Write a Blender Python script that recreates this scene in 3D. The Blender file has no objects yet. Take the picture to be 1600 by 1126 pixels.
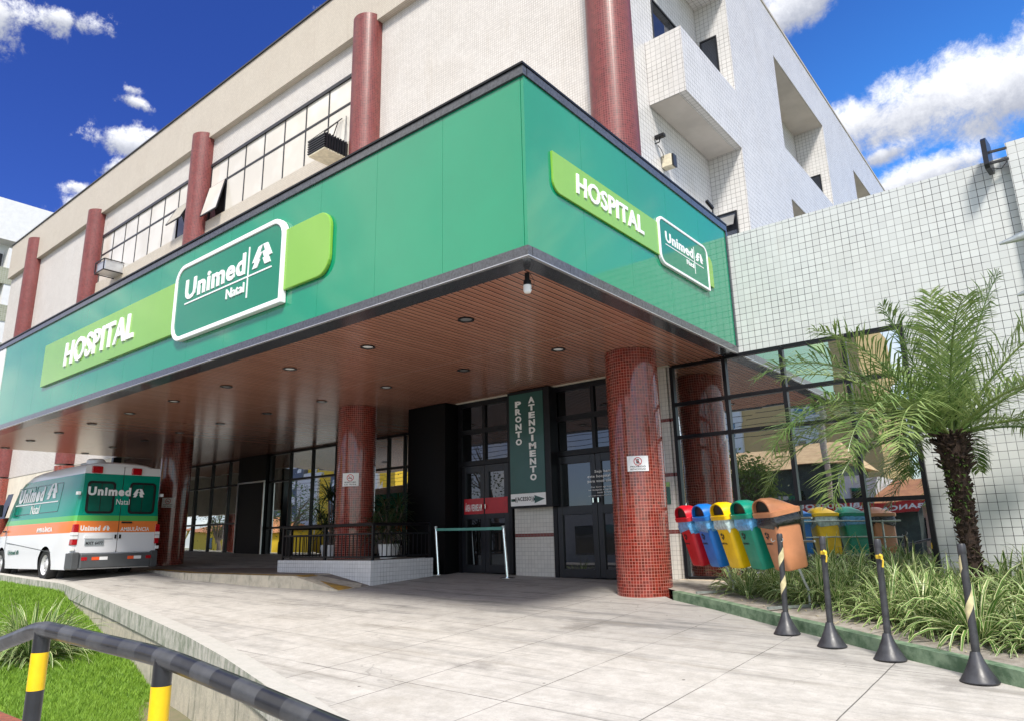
import bpy, bmesh, math, random
from mathutils import Vector, Matrix, noise
random.seed(7)
R = math.radians
SC = bpy.context.scene
COL = SC.collection
# ------------------------------------------------------------------ camera
cam_d = bpy.data.cameras.new('camera'); cam = bpy.data.objects.new('camera', cam_d); COL.objects.link(cam)
RX = Vector((0.77601648, 0.63033751, -0.0217496)); UY = Vector((0.16919222, -0.17482674, 0.9699534)); FW = Vector((-0.6075956, 0.75637969, 0.24231664))
cam.matrix_world = Matrix(((RX.x, UY.x, -FW.x, 0), (RX.y, UY.y, -FW.y, 0), (RX.z, UY.z, -FW.z, 0), (0, 0, 0, 1)))
cam_d.sensor_width = 36; cam_d.lens = 24.79; cam_d.clip_start = 0.05; cam_d.clip_end = 3000
SC.camera = cam
SC.view_settings.view_transform = 'Standard'; SC.view_settings.look = 'None'; SC.view_settings.gamma = 1
SC.view_settings.exposure = 0.97
# ------------------------------------------------------------------ sun and sky
SUN = Vector((0.42, -0.50, 0.76)).normalized()
sd = bpy.data.lights.new('sun', 'SUN'); sun = bpy.data.objects.new('sun', sd); COL.objects.link(sun)
sd.energy = 2.9; sd.angle = R(11); sd.color = (1, 0.945, 0.86)
sun.rotation_euler = SUN.to_track_quat('Z', 'Y').to_euler(); sun.location = (20, -25, 40)

class NT:
    """small node-tree helper"""
    def __init__(s, tree): s.t = tree; s.n = tree.nodes; s.l = tree.links
    def node(s, typ, **kw):
        n = s.n.new(typ)
        for k, v in kw.items(): setattr(n, k, v)
        return n
    def put(s, sock, v):
        if isinstance(v, bpy.types.NodeSocket): s.l.new(v, sock)
        elif v is not None:
            if sock.type == 'RGBA' and len(v) == 3: v = (*v, 1)
            sock.default_value = v
    def m(s, op, a, b=None, c=None, clamp=False):
        n = s.node('ShaderNodeMath', operation=op); n.use_clamp = clamp
        for i, v in enumerate((a, b, c)):
            if v is not None: s.put(n.inputs[i], v)
        return n.outputs[0]
    def vm(s, op, a, b=None):
        n = s.node('ShaderNodeVectorMath', operation=op); s.put(n.inputs[0], a)
        if b is not None: s.put(n.inputs[1], b)
        return n.outputs['Value'] if op in ('DOT_PRODUCT', 'LENGTH') else n.outputs[0]
    def mix(s, f, a, b, blend='MIX'):
        n = s.node('ShaderNodeMix', data_type='RGBA', blend_type=blend)
        s.put(n.inputs[0], f); s.put(n.inputs[6], a); s.put(n.inputs[7], b); return n.outputs[2]
    def ramp(s, f, stops, interp='LINEAR'):
        n = s.node('ShaderNodeValToRGB'); cr = n.color_ramp; cr.interpolation = interp
        while len(cr.elements) < len(stops): cr.elements.new(0.5)
        for e, (p, c) in zip(cr.elements, stops):
            e.position = p; e.color = (c, c, c, 1) if isinstance(c, (int, float)) else (*c, 1)
        s.put(n.inputs[0], f); return n.outputs[0]
    def noise(s, vec, scale, detail=4, rough=0.55, dist=0.0, dims='3D'):
        n = s.node('ShaderNodeTexNoise', noise_dimensions=dims)
        if vec is not None: s.put(n.inputs['Vector'], vec)
        n.inputs['Scale'].default_value = scale; n.inputs['Detail'].default_value = detail
        n.inputs['Roughness'].default_value = rough; n.inputs['Distortion'].default_value = dist
        return n.outputs[0]
    def smooth(s, v, a, b, lo=0.0, hi=1.0):
        n = s.node('ShaderNodeMapRange', interpolation_type='SMOOTHSTEP'); s.put(n.inputs[0], v)
        for i, q in enumerate((a, b, lo, hi)): n.inputs[i + 1].default_value = q
        return n.outputs[0]

W = bpy.data.worlds.new('World'); SC.world = W; W.use_nodes = True
t = NT(W.node_tree); t.n.clear()
sky = t.node('ShaderNodeTexSky', sky_type='NISHITA'); sky.sun_disc = False
sky.sun_elevation = math.asin(SUN.z); sky.sun_rotation = math.atan2(SUN.x, SUN.y)
sky.air_density = 1.0; sky.dust_density = 0.3; sky.ozone_density = 2.5
gm = t.node('ShaderNodeGamma'); t.l.new(sky.outputs[0], gm.inputs[0]); gm.inputs[1].default_value = 1.0
tc = t.node('ShaderNodeTexCoord'); D = tc.outputs['Generated']
sep = t.node('ShaderNodeSeparateXYZ'); t.l.new(D, sep.inputs[0])
Dw = t.vm('ADD', D, t.vm('MULTIPLY', t.vm('SUBTRACT', (lambda n: (t.put(n.inputs['Vector'], D), n.inputs['Scale'].__setattr__('default_value', 5.0), n.inputs['Detail'].__setattr__('default_value', 5.0), n.outputs['Color'])[-1])(t.node('ShaderNodeTexNoise')), (0.5, 0.5, 0.5)), (0.05, 0.05, 0.05)))
def blob(px, py, ax, ay, rot=0.0):
    """cloud bank in a sky direction: angular centre, half axes and tilt"""
    c = (RX * ((px - 800) / 1101.67) - UY * ((py - 563) / 1101.67) + FW).normalized()
    h = Vector((0, 0, 1)).cross(c).normalized() * -1; v = c.cross(h) * -1
    if v.z < 0: v = -v
    a = h * math.cos(rot) + v * math.sin(rot); b = -h * math.sin(rot) + v * math.cos(rot)
    dd = t.vm('SUBTRACT', Dw, tuple(c))
    p = t.m('DIVIDE', t.vm('DOT_PRODUCT', dd, tuple(a)), ax); q = t.m('DIVIDE', t.vm('DOT_PRODUCT', dd, tuple(b)), ay)
    w = t.vm('DOT_PRODUCT', dd, tuple(c)); far = t.m('MULTIPLY', t.m('ABSOLUTE', w), 1.0)
    r = t.m('SUBTRACT', 1.0, t.m('SQRT', t.m('ADD', t.m('ADD', t.m('MULTIPLY', p, p), t.m('MULTIPLY', q, q)), far)))
    return r, q
BL = [(1470, 155, .16, .050, .20), (1620, 115, .14, .060, .25), (1340, 190, .075, .036, .15), (1230, 20, .09, .035, .45), (1150, -40, .16, .07, .3), (1460, 268, .085, .022, .0), (1372, 245, .040, .012, .05), (1400, 285, .06, .022, .1), (1560, 300, .08, .02, .1),
      (190, 222, .040, .024, .0), (237, 222, .016, .012, .2), (172, 268, .030, .016, .2), (112, 298, .020, .010, .2), (140, 325, .05, .022, .3), (12, 35, .030, .034, .2), (105, 38, .042, .017, .3), (212, 165, .026, .010, -.2), (540, 5, .040, .014, .2), (205, 145, .016, .008, 0)]
cov = None; ws = None
for b in BL:
    r, q = blob(*b)
    w = t.m('POWER', t.m('MAXIMUM', t.m('ADD', r, 0.6), 0.0), 2.0); wq = t.m('MULTIPLY', w, q)
    if cov is None: cov, ws, wqs = r, w, wq
    else: cov = t.m('SMOOTH_MAX', cov, r, 0.35); ws = t.m('ADD', ws, w); wqs = t.m('ADD', wqs, wq)
under = t.m('DIVIDE', wqs, t.m('ADD', ws, 0.001))
puff = t.noise(D, 26, 12, 0.70, 0.15); amp = t.smooth(sep.outputs[0], -0.55, -0.25, 3.6, 2.3)
dens = t.smooth(t.m('ADD', t.m('MAXIMUM', t.m('MULTIPLY', cov, 1.25), -1.6), t.m('MULTIPLY', t.m('SUBTRACT', puff, 0.49), amp)), 0.02, 0.85)
# broad cloud cover and bright haze over the street side of the sky, low down
st = t.m('MULTIPLY', t.m('MAXIMUM', t.smooth(sep.outputs[1], 0.15, -0.35), t.smooth(sep.outputs[0], 0.22, 0.55)), t.smooth(t.noise(D, 3.0, 7, 0.62, 0.5), 0.42, 0.58, 0.35, 1.0))
st = t.m('MULTIPLY', st, 0.9)
lit = t.smooth(t.m('ADD', under, t.m('MULTIPLY', t.m('SUBTRACT', puff, 0.5), 1.3)), -0.55, 0.45)
cc = t.mix(lit, (3.0, 3.2, 3.8), (7.0, 7.1, 7.4))
hs = t.node('ShaderNodeHueSaturation'); hs.inputs['Saturation'].default_value = 1.18; hs.inputs['Hue'].default_value = 0.515; hs.inputs['Value'].default_value = 0.88
t.l.new(gm.outputs[0], hs.inputs['Color'])
tint = t.mix(t.smooth(sep.outputs[0], -0.80, 0.0), (0.40, 0.55, 1.0), t.mix(t.smooth(sep.outputs[2], 0.72, 0.42), (0.55, 1.0, 1.45), (0.75, 1.65, 1.95))); tinted = t.mix(1.0, hs.outputs[0], tint, 'MULTIPLY')
c1 = t.mix(st, tinted, (9.2, 8.9, 8.4))
c2 = t.mix(dens, c1, cc)
bg = t.node('ShaderNodeBackground'); t.l.new(c2, bg.inputs[0]); bg.inputs[1].default_value = 0.085
wo = t.node('ShaderNodeOutputWorld'); t.l.new(bg.outputs[0], wo.inputs[0])

# ------------------------------------------------------------------ materials
MATS = {}
def new_mat(name):
    m = bpy.data.materials.new(name); m.use_nodes = True; x = NT(m.node_tree)
    b = x.n['Principled BSDF']; MATS[name] = m
    return m, x, b
def mat(name, col, rough=0.5, metal=0.0, spec=0.5, coat=0.0, var=0.12, vscale=3.0, bump=0.0, bscale=40.0, col2=None, rvar=0.0):
    m, x, b = new_mat(name)
    g = x.node('ShaderNodeNewGeometry').outputs['Position']
    n = x.noise(g, vscale, 6, 0.6)
    if col2 is None: col2 = tuple(c * (1 - var) for c in col); c1 = tuple(min(1, c * (1 + var)) for c in col)
    else: c1 = col
    x.put(b.inputs['Base Color'], x.mix(x.smooth(n, 0.3, 0.7), c1, col2))
    b.inputs['Roughness'].default_value = rough
    if rvar: x.put(b.inputs['Roughness'], x.m('ADD', rough, x.m('MULTIPLY', x.m('SUBTRACT', x.noise(g, vscale * 3, 5), 0.5), rvar)))
    b.inputs['Metallic'].default_value = metal; b.inputs['Specular IOR Level'].default_value = spec
    b.inputs['Coat Weight'].default_value = coat; b.inputs['Coat Roughness'].default_value = 0.04
    if bump:
        bn = x.node('ShaderNodeBump'); bn.inputs['Strength'].default_value = bump; bn.inputs['Distance'].default_value = 0.01
        x.put(bn.inputs['Height'], x.noise(g, bscale, 5)); x.l.new(bn.outputs[0], b.inputs['Normal'])
    return m
def tile(name, size, col, grout, gw=0.06, var=0.08, rough=0.25, fade=0.5, uv=False, stain=0.12, coat=0.0, spec=0.5, off=(0, 0), dirt=(0.45, 0.40, 0.33), stripes=None, asp=1.0):
    m, x, b = new_mat(name)
    ge = x.node('ShaderNodeNewGeometry'); P = ge.outputs['Position']
    if uv:
        uvn = x.node('ShaderNodeUVMap'); sp = x.node('ShaderNodeSeparateXYZ'); x.l.new(uvn.outputs[0], sp.inputs[0]); u, v = sp.outputs[0], sp.outputs[1]
    else:
        sp = x.node('ShaderNodeSeparateXYZ'); x.l.new(P, sp.inputs[0]); sn = x.node('ShaderNodeSeparateXYZ'); x.l.new(ge.outputs['True Normal'], sn.inputs[0])
        gx = x.m('GREATER_THAN', x.m('ABSOLUTE', sn.outputs[0]), 0.6); gz = x.m('GREATER_THAN', x.m('ABSOLUTE', sn.outputs[2]), 0.6)
        def fm(f, a, c):
            n = x.node('ShaderNodeMix', data_type='FLOAT'); x.put(n.inputs[0], f); x.put(n.inputs[2], a); x.put(n.inputs[3], c); return n.outputs[0]
        u = fm(gx, sp.outputs[0], sp.outputs[1]); v = fm(gz, sp.outputs[2], sp.outputs[1])
    us = x.m('DIVIDE', x.m('ADD', u, 50 + off[0]), size); vs = x.m('DIVIDE', x.m('ADD', v, 50 + off[1]), size * asp)
    fu, fv = x.m('FRACT', us), x.m('FRACT', vs)
    cell = x.node('ShaderNodeCombineXYZ'); x.put(cell.inputs[0], x.m('FLOOR', us)); x.put(cell.inputs[1], x.m('FLOOR', vs))
    wn = x.node('ShaderNodeTexWhiteNoise', noise_dimensions='3D'); x.l.new(cell.outputs[0], wn.inputs[0])
    mask = x.m('MAXIMUM', x.m('LESS_THAN', fu, gw), x.m('LESS_THAN', fv, gw))
    br = x.m('ADD', 1 - var, x.m('MULTIPLY', wn.outputs[0], 2 * var))
    c = x.mix(1.0, col, x.ramp(br, [(0, 0), (1, 1)]), 'MULTIPLY')
    mul = x.node('ShaderNodeVectorMath', operation='SCALE'); x.put(mul.inputs[0], (*col,)); x.put(mul.inputs['Scale'], br); c = mul.outputs[0]
    big = x.noise(P, 0.9, 7, 0.65); c = x.mix(x.m('MULTIPLY', x.smooth(big, 0.45, 0.8), stain), c, dirt)
    dm = x.node('ShaderNodeMapping'); x.l.new(P, dm.inputs[0]); dm.inputs['Scale'].default_value = (3.5, 3.5, 0.22)
    c = x.mix(x.m('MULTIPLY', x.smooth(x.noise(dm.outputs[0], 1.6, 7, 0.7), 0.55, 0.75), stain * 1.6), c, dirt)
    gf = x.m('MULTIPLY', mask, x.smooth(x.noise(P, 1.7, 5, 0.7), 0.36, 0.60, 1 - fade, 1.0))
    c = x.mix(gf, c, grout)
    if stripes:
        z = sp.outputs[2]; acc = None
        for a, bb in stripes:
            s_ = x.m('MULTIPLY', x.m('GREATER_THAN', z, a), x.m('LESS_THAN', z, bb)); acc = s_ if acc is None else x.m('MAXIMUM', acc, s_)
        c = x.mix(x.m('MULTIPLY', acc, x.m('SUBTRACT', 1.0, x.m('MULTIPLY', mask, 0.5))), c, (0.17, 0.035, 0.03))
    x.put(b.inputs['Base Color'], c)
    x.put(b.inputs['Roughness'], x.m('ADD', rough, x.m('MULTIPLY', mask, 0.5)))
    b.inputs['Coat Weight'].default_value = coat; b.inputs['Coat Roughness'].default_value = 0.06; b.inputs['Specular IOR Level'].default_value = spec
    bn = x.node('ShaderNodeBump'); bn.inputs['Strength'].default_value = 0.25; bn.inputs['Distance'].default_value = 0.006
    x.put(bn.inputs['Height'], x.m('ADD', x.m('MULTIPLY', mask, -1.0), x.m('MULTIPLY', wn.outputs[0], 0.35))); x.l.new(bn.outputs[0], b.inputs['Normal'])
    return m
tile('wing_tile', 0.105, (0.525, 0.54, 0.53), (0.03, 0.03, 0.035), 0.068, 0.05, 0.22, 0.45, stain=0.13)
tile('tower_tile', 0.105, (0.60, 0.585, 0.57), (0.12, 0.11, 0.105), 0.065, 0.045, 0.3, 0.50, stain=0.22)
tile('facade_tile', 0.055, (0.575, 0.545, 0.51), (0.30, 0.265, 0.235), 0.12, 0.06, 0.35, 0.45, stain=0.25)
tile('band_tile', 0.055, (0.50, 0.45, 0.375), (0.33, 0.28, 0.225), 0.12, 0.05, 0.4, 0.4, stain=0.35, dirt=(0.40, 0.34, 0.27))
tile('pillar_tile', 0.075, (0.60, 0.57, 0.52), (0.25, 0.23, 0.22), 0.06, 0.05, 0.25, 0.3, stain=0.2, stripes=[(-0.005, 0.06), (0.93, 0.99), (1.85, 1.91)])
tile('planter_tile', 0.075, (0.66, 0.66, 0.66), (0.12, 0.12, 0.13), 0.055, 0.04, 0.25, 0.5, stain=0.12)
tile('plinth_tile', 0.105, (0.60, 0.50, 0.38), (0.25, 0.20, 0.16), 0.05, 0.08, 0.3, 0.4, stain=0.3)
tile('red_tile', 0.0445, (0.16, 0.019, 0.012), (0.50, 0.20, 0.15), 0.10, 0.42, 0.10, 0.35, uv=True, stain=0.05, coat=0.35, dirt=(0.2, 0.06, 0.04))
tile('red_tile_upper', 0.0445, (0.12, 0.020, 0.017), (0.30, 0.11, 0.10), 0.13, 0.34, 0.34, 0.4, uv=True, stain=0.30, coat=0.0, dirt=(0.25, 0.10, 0.09))
tile('olive_tile', 0.15, (0.26, 0.27, 0.19), (0.42, 0.42, 0.36), 0.14, 0.12, 0.4, 0.3, stain=0.2)
mat('green_panel', (0.0, 0.245, 0.122), 0.06, 0, 0.5, 0.5, 0.05, 0.5, bump=0.10, bscale=0.9)
mat('lime_panel', (0.20, 0.43, 0.045), 0.14, 0, 0.5, 0.4, 0.05, 0.4)
mat('box_green', (0.0, 0.195, 0.10), 0.12, 0, 0.5, 0.3, 0.04, 0.5)
mat('sign_white', (0.82, 0.82, 0.83), 0.3, var=0.03)
mat('flat_white', (0.80, 0.80, 0.80), 0.45, var=0.03)
mat('granite', (0.055, 0.058, 0.068), 0.16, 0, 0.6, 0.2, 0.35, 30)
mat('black_metal', (0.007, 0.007, 0.009), 0.35, 0, 0.3, 0.0, 0.2, 4)
mat('dark_frame', (0.013, 0.014, 0.018), 0.3, 0, 0.4, 0.05, 0.2, 3)
mat('dark_interior', (0.003, 0.003, 0.0035), 0.5, 0, 0.15)
mat('chrome', (0.72, 0.73, 0.74), 0.14, 1.0, var=0.05)
mat('galvanised', (0.42, 0.46, 0.45), 0.4, 0.7, var=0.15, vscale=20)
mat('aluminium', (0.6, 0.6, 0.6), 0.35, 0.8, var=0.1)
mat('cream_paint', (0.62, 0.57, 0.47), 0.6, var=0.08)
mat('plaster', (0.72, 0.70, 0.66), 0.7, var=0.08, bump=0.1)
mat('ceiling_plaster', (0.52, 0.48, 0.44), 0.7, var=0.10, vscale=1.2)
mat('bollard_black', (0.030, 0.031, 0.035), 0.5, var=0.35, vscale=12, bump=0.15, rvar=0.3)
mat('bollard_cone', (0.035, 0.036, 0.042), 0.42, var=0.35, vscale=10, rvar=0.4)
mat('tape_cream', (0.50, 0.44, 0.25), 0.5, var=0.2, vscale=14)
mat('tape_yellow', (0.65, 0.45, 0.03), 0.5, var=0.2)
mat('belt_green', (0.12, 0.36, 0.30), 0.6)
mat('yellow_paint', (0.80, 0.50, 0.004), 0.4, var=0.08, vscale=12, bump=0.05)
mat('soil', (0.19, 0.165, 0.135), 0.95, col2=(0.34, 0.31, 0.27), vscale=7, bump=0.8, bscale=45)
mat('brick_kerb', (0.34, 0.10, 0.06), 0.75, col2=(0.20, 0.07, 0.05), vscale=12, bump=0.4)
mat('tyre', (0.014, 0.014, 0.015), 0.75, var=0.2, bump=0.2)
mat('rim', (0.62, 0.62, 0.63), 0.35, 0.3)
mat('van_white', (0.74, 0.75, 0.77), 0.22, 0, 0.5, 0.5, 0.03, 1.0)
mat('bumper_grey', (0.075, 0.08, 0.085), 0.5, var=0.1)
mat('lamp_red', (0.42, 0.006, 0.012), 0.12, 0, 0.6, 0.5, 0.2, 30)
mat('orange_reflector', (0.75, 0.10, 0.03), 0.25)
mat('plate_grey', (0.28, 0.31, 0.33), 0.4)
mat('rubber', (0.008, 0.008, 0.009), 0.45)
mat('deep_green', (0.0, 0.095, 0.065), 0.25, 0, 0.5, 0.2)
mat('dark_green_sign', (0.014, 0.075, 0.060), 0.28, 0, 0.5, 0.15, 0.1, 2)
mat('red_band', (0.42, 0.012, 0.02), 0.3)
mat('red_ring', (0.50, 0.02, 0.03), 0.5)
mat('ink', (0.02, 0.02, 0.022), 0.5)
mat('roof_tile_far', (0.52, 0.22, 0.09), 0.8, col2=(0.38, 0.14, 0.06), vscale=3, bump=0.3, bscale=9)
mat('roof_tile_pale', (0.62, 0.42, 0.22), 0.8, col2=(0.48, 0.30, 0.15), vscale=3, bump=0.3, bscale=9)
mat('tan_wall', (0.55, 0.38, 0.17), 0.8, var=0.05)
mat('white_wall', (0.66, 0.66, 0.66), 0.8, var=0.05)
mat('yellow_wall', (0.75, 0.48, 0.02), 0.6, var=0.05)
mat('slate_wall', (0.10, 0.11, 0.14), 0.4, var=0.15, vscale=0.6)
mat('dark_wall', (0.03, 0.045, 0.04), 0.7, var=0.3)
mat('peach_wall', (0.62, 0.40, 0.30), 0.8, var=0.08)
mat('pipe_dark', (0.020, 0.021, 0.025), 0.33, 0, 0.5, 0.15, 0.25, 9, rvar=0.2)
mat('pipe_mid', (0.050, 0.052, 0.057), 0.36, 0, 0.5, 0.1, 0.25, 14, rvar=0.3)
mat('ac_cream', (0.62, 0.56, 0.42), 0.6, var=0.15, vscale=9)
mat('bag_blue', (0.10, 0.34, 0.62), 0.15, 0, 0.6, 0.3, 0.3, 18, bump=0.9, bscale=30)
mat('bag_clear', (0.45, 0.56, 0.55), 0.15, 0, 0.6, 0.3, 0.3, 18, bump=0.9, bscale=30)
mat('bag_black', (0.008, 0.008, 0.009), 0.14, 0, 0.7, 0.4, 0.3, 18, bump=1.0, bscale=26)
for n, c in (('bin_red', (0.50, 0.006, 0.018)), ('bin_blue', (0.004, 0.14, 0.48)), ('bin_yellow', (0.85, 0.52, 0.0)), ('bin_green', (0.0, 0.24, 0.15)), ('bin_brown', (0.50, 0.21, 0.10))):
    mat(n, c, 0.36, 0, 0.5, 0.05, 0.14, 3.5, rvar=0.3, bump=0.05, bscale=25)
mat('bark', (0.060, 0.034, 0.022), 0.9, col2=(0.020, 0.012, 0.009), vscale=22, bump=1.0, bscale=30)
mat('wood_branch', (0.12, 0.09, 0.07), 0.9)
mat('kerb_green', (0.06, 0.115, 0.06), 0.85, col2=(0.20, 0.28, 0.18), vscale=8, bump=0.4, bscale=30)
mat('asphalt', (0.05, 0.05, 0.052), 0.85, var=0.2, vscale=2, bump=0.3, bscale=60)
mat('side_walk', (0.32, 0.31, 0.29), 0.85, var=0.15, vscale=2)
mat('earth', (0.22, 0.17, 0.11), 0.95, col2=(0.08, 0.12, 0.04), vscale=0.7)
mat('umbrella_blue', (0.02, 0.06, 0.25), 0.6)

def m_concrete():
    m, x, b = new_mat('driveway_concrete')
    P = x.node('ShaderNodeNewGeometry').outputs['Position']; sp = x.node('ShaderNodeSeparateXYZ'); x.l.new(P, sp.inputs[0])
    fine = x.noise(P, 60, 6, 0.7); mid = x.noise(P, 5.5, 10, 0.78, 0.0); big = x.noise(P, 0.7, 9, 0.72, 0.0)
    c = x.mix(x.smooth(mid, 0.34, 0.66), (0.55, 0.52, 0.475), (0.43, 0.405, 0.365))
    c = x.mix(x.m('MULTIPLY', x.smooth(big, 0.50, 0.70), 0.40), c, (0.33, 0.295, 0.24))
    # tyre scuffing, stretched along the way cars turn
    mp = x.node('ShaderNodeMapping'); x.l.new(P, mp.inputs[0]); mp.inputs['Rotation'].default_value = (0, 0, R(14)); mp.inputs['Scale'].default_value = (0.35, 2.2, 1)
    sc = x.noise(mp.outputs[0], 1.5, 7, 0.7)
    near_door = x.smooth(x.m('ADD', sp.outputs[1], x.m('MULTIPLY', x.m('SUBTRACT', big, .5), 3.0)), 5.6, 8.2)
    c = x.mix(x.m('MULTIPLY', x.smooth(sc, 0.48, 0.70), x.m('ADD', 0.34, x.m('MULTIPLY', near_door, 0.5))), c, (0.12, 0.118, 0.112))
    c = x.mix(x.m('MULTIPLY', near_door, 0.42), c, (0.145, 0.145, 0.15))  # slab also turns evenly greyer towards the doors
    c = x.mix(x.smooth(fine, 0.52, 0.72, 0, 0.42), c, (0.22, 0.21, 0.19))
    vo3 = x.node('ShaderNodeTexVoronoi', feature='F1'); x.put(vo3.inputs['Vector'], P); vo3.inputs['Scale'].default_value = 0.55
    oil = x.smooth(x.m('ADD', vo3.outputs['Distance'], x.m('MULTIPLY', x.m('SUBTRACT', x.noise(P, 6, 5, 0.7), .5), 0.30)), 0.17, 0.04); c = x.mix(x.m('MULTIPLY', oil, 0.45), c, (0.11, 0.10, 0.09))
    st2 = x.node('ShaderNodeMapping'); x.l.new(P, st2.inputs[0]); st2.inputs['Rotation'].default_value = (0, 0, R(-9)); st2.inputs['Scale'].default_value = (0.12, 6.0, 1)
    c = x.mix(x.m('MULTIPLY', x.smooth(x.noise(st2.outputs[0], 2.2, 5, 0.6), 0.58, 0.66), 0.30), c, (0.14, 0.135, 0.125))
    sg = x.node('ShaderNodeMapping'); x.l.new(P, sg.inputs[0]); sg.inputs['Rotation'].default_value = (0, 0, R(22)); sg.inputs['Scale'].default_value = (0.30, 2.6, 1)
    c = x.mix(x.m('MULTIPLY', x.smooth(x.noise(sg.outputs[0], 1.1, 6, 0.65, 0.4), 0.54, 0.70), 0.42), c, (0.25, 0.222, 0.18))
    sk = x.node('ShaderNodeMapping'); x.l.new(P, sk.inputs[0]); sk.inputs['Rotation'].default_value = (0, 0, R(-16)); sk.inputs['Scale'].default_value = (0.22, 4.5, 1)
    c = x.mix(x.m('MULTIPLY', x.smooth(x.noise(sk.outputs[0], 1.6, 6, 0.7, 0.2), 0.60, 0.72), 0.5), c, (0.165, 0.155, 0.14))
    vo = x.node('ShaderNodeTexVoronoi', feature='F1'); x.put(vo.inputs['Vector'], P); vo.inputs['Scale'].default_value = 2.6
    spk = x.m('LESS_THAN', x.m('ADD', vo.outputs['Distance'], x.m('MULTIPLY', x.noise(P, 30, 2), 0.05)), 0.060); c = x.mix(x.m('MULTIPLY', spk, 0.8), c, (0.06, 0.05, 0.045))
    vo2 = x.node('ShaderNodeTexVoronoi', feature='DISTANCE_TO_EDGE'); x.put(vo2.inputs['Vector'], x.vm('ADD', P, x.vm('MULTIPLY', (lambda n: (x.put(n.inputs['Vector'], P), n.inputs['Scale'].__setattr__('default_value', 3.0), n.outputs['Color'])[-1])(x.node('ShaderNodeTexNoise')), (0.6, 0.6, 0)))); vo2.inputs['Scale'].default_value = 0.33
    crack = x.m('MULTIPLY', x.m('LESS_THAN', vo2.outputs['Distance'], 0.0022), x.smooth(x.noise(P, 0.8, 2), 0.5, 0.6)); c = x.mix(x.m('MULTIPLY', crack, 0.25), c, (0.08, 0.075, 0.07))
    # expansion joints
    def joint(co, step, off, w):
        f = x.m('FRACT', x.m('DIVIDE', x.m('ADD', x.m('ADD', co, x.m('MULTIPLY', x.m('SUBTRACT', x.noise(P, 3, 3), .5), 0.012)), 100 + off), step)); return x.m('LESS_THAN', f, w / step)
    j = x.m('MAXIMUM', joint(sp.outputs[0], 1.07, -0.03, 0.010), joint(sp.outputs[1], 2.30, -0.88, 0.010))
    c = x.mix(x.m('MULTIPLY', j, x.smooth(x.noise(P, 1.1, 4), 0.35, 0.55, 0.35, 0.9)), c, (0.085, 0.08, 0.072))
    x.put(b.inputs['Base Color'], c); b.inputs['Roughness'].default_value = 0.75; b.inputs['Specular IOR Level'].default_value = 0.3
    bn = x.node('ShaderNodeBump'); bn.inputs['Strength'].default_value = 0.35; bn.inputs['Distance'].default_value = 0.006
    x.put(bn.inputs['Height'], x.m('SUBTRACT', x.m('ADD', fine, mid), x.m('MULTIPLY', j, 2.0))); x.l.new(bn.outputs[0], b.inputs['Normal'])
m_concrete()
def m_wallconc():
    m, x, b = new_mat('wall_concrete')
    P = x.node('ShaderNodeNewGeometry').outputs['Position']
    mp = x.node('ShaderNodeMapping'); x.l.new(P, mp.inputs[0]); mp.inputs['Scale'].default_value = (3.2, 3.2, 0.55)
    drip = x.noise(mp.outputs[0], 2.4, 7, 0.7); n2 = x.noise(P, 5, 6, 0.7)
    c = x.mix(x.smooth(n2, 0.35, 0.7), (0.50, 0.45, 0.36), (0.36, 0.33, 0.27))
    c = x.mix(x.m('MULTIPLY', x.smooth(drip, 0.52, 0.70), 0.75), c, (0.085, 0.10, 0.075))
    x.put(b.inputs['Base Color'], c); b.inputs['Roughness'].default_value = 0.85
    bn = x.node('ShaderNodeBump'); bn.inputs['Strength'].default_value = 0.5; bn.inputs['Distance'].default_value = 0.01; x.put(bn.inputs['Height'], x.noise(P, 30, 6)); x.l.new(bn.outputs[0], b.inputs['Normal'])
    m, x, b = new_mat('coping_concrete')
    P = x.node('ShaderNodeNewGeometry').outputs['Position']
    mp = x.node('ShaderNodeMapping'); x.l.new(P, mp.inputs[0]); mp.inputs['Scale'].default_value = (2.5, 2.5, 1.0)
    n2 = x.noise(mp.outputs[0], 3.5, 7, 0.75)
    sn = x.node('ShaderNodeSeparateXYZ'); x.l.new(x.node('ShaderNodeNewGeometry').outputs['True Normal'], sn.inputs[0]); side = x.smooth(sn.outputs[2], 0.9, 0.4, 0.18, 1.0)
    c = x.mix(x.m('MULTIPLY', x.smooth(n2, 0.36, 0.66), x.m('MULTIPLY', side, 0.85)), (0.50, 0.475, 0.43), (0.13, 0.165, 0.11))
    c = x.mix(x.m('MULTIPLY', x.smooth(x.noise(P, 14, 6, 0.7), 0.55, 0.78, 0, 0.5), side), c, (0.075, 0.08, 0.065))
    x.put(b.inputs['Base Color'], c); b.inputs['Roughness'].default_value = 0.85
    bn = x.node('ShaderNodeBump'); bn.inputs['Strength'].default_value = 0.5; bn.inputs['Distance'].default_value = 0.01; x.put(bn.inputs['Height'], x.noise(P, 30, 6)); x.l.new(bn.outputs[0], b.inputs['Normal'])
m_wallconc()
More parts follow.
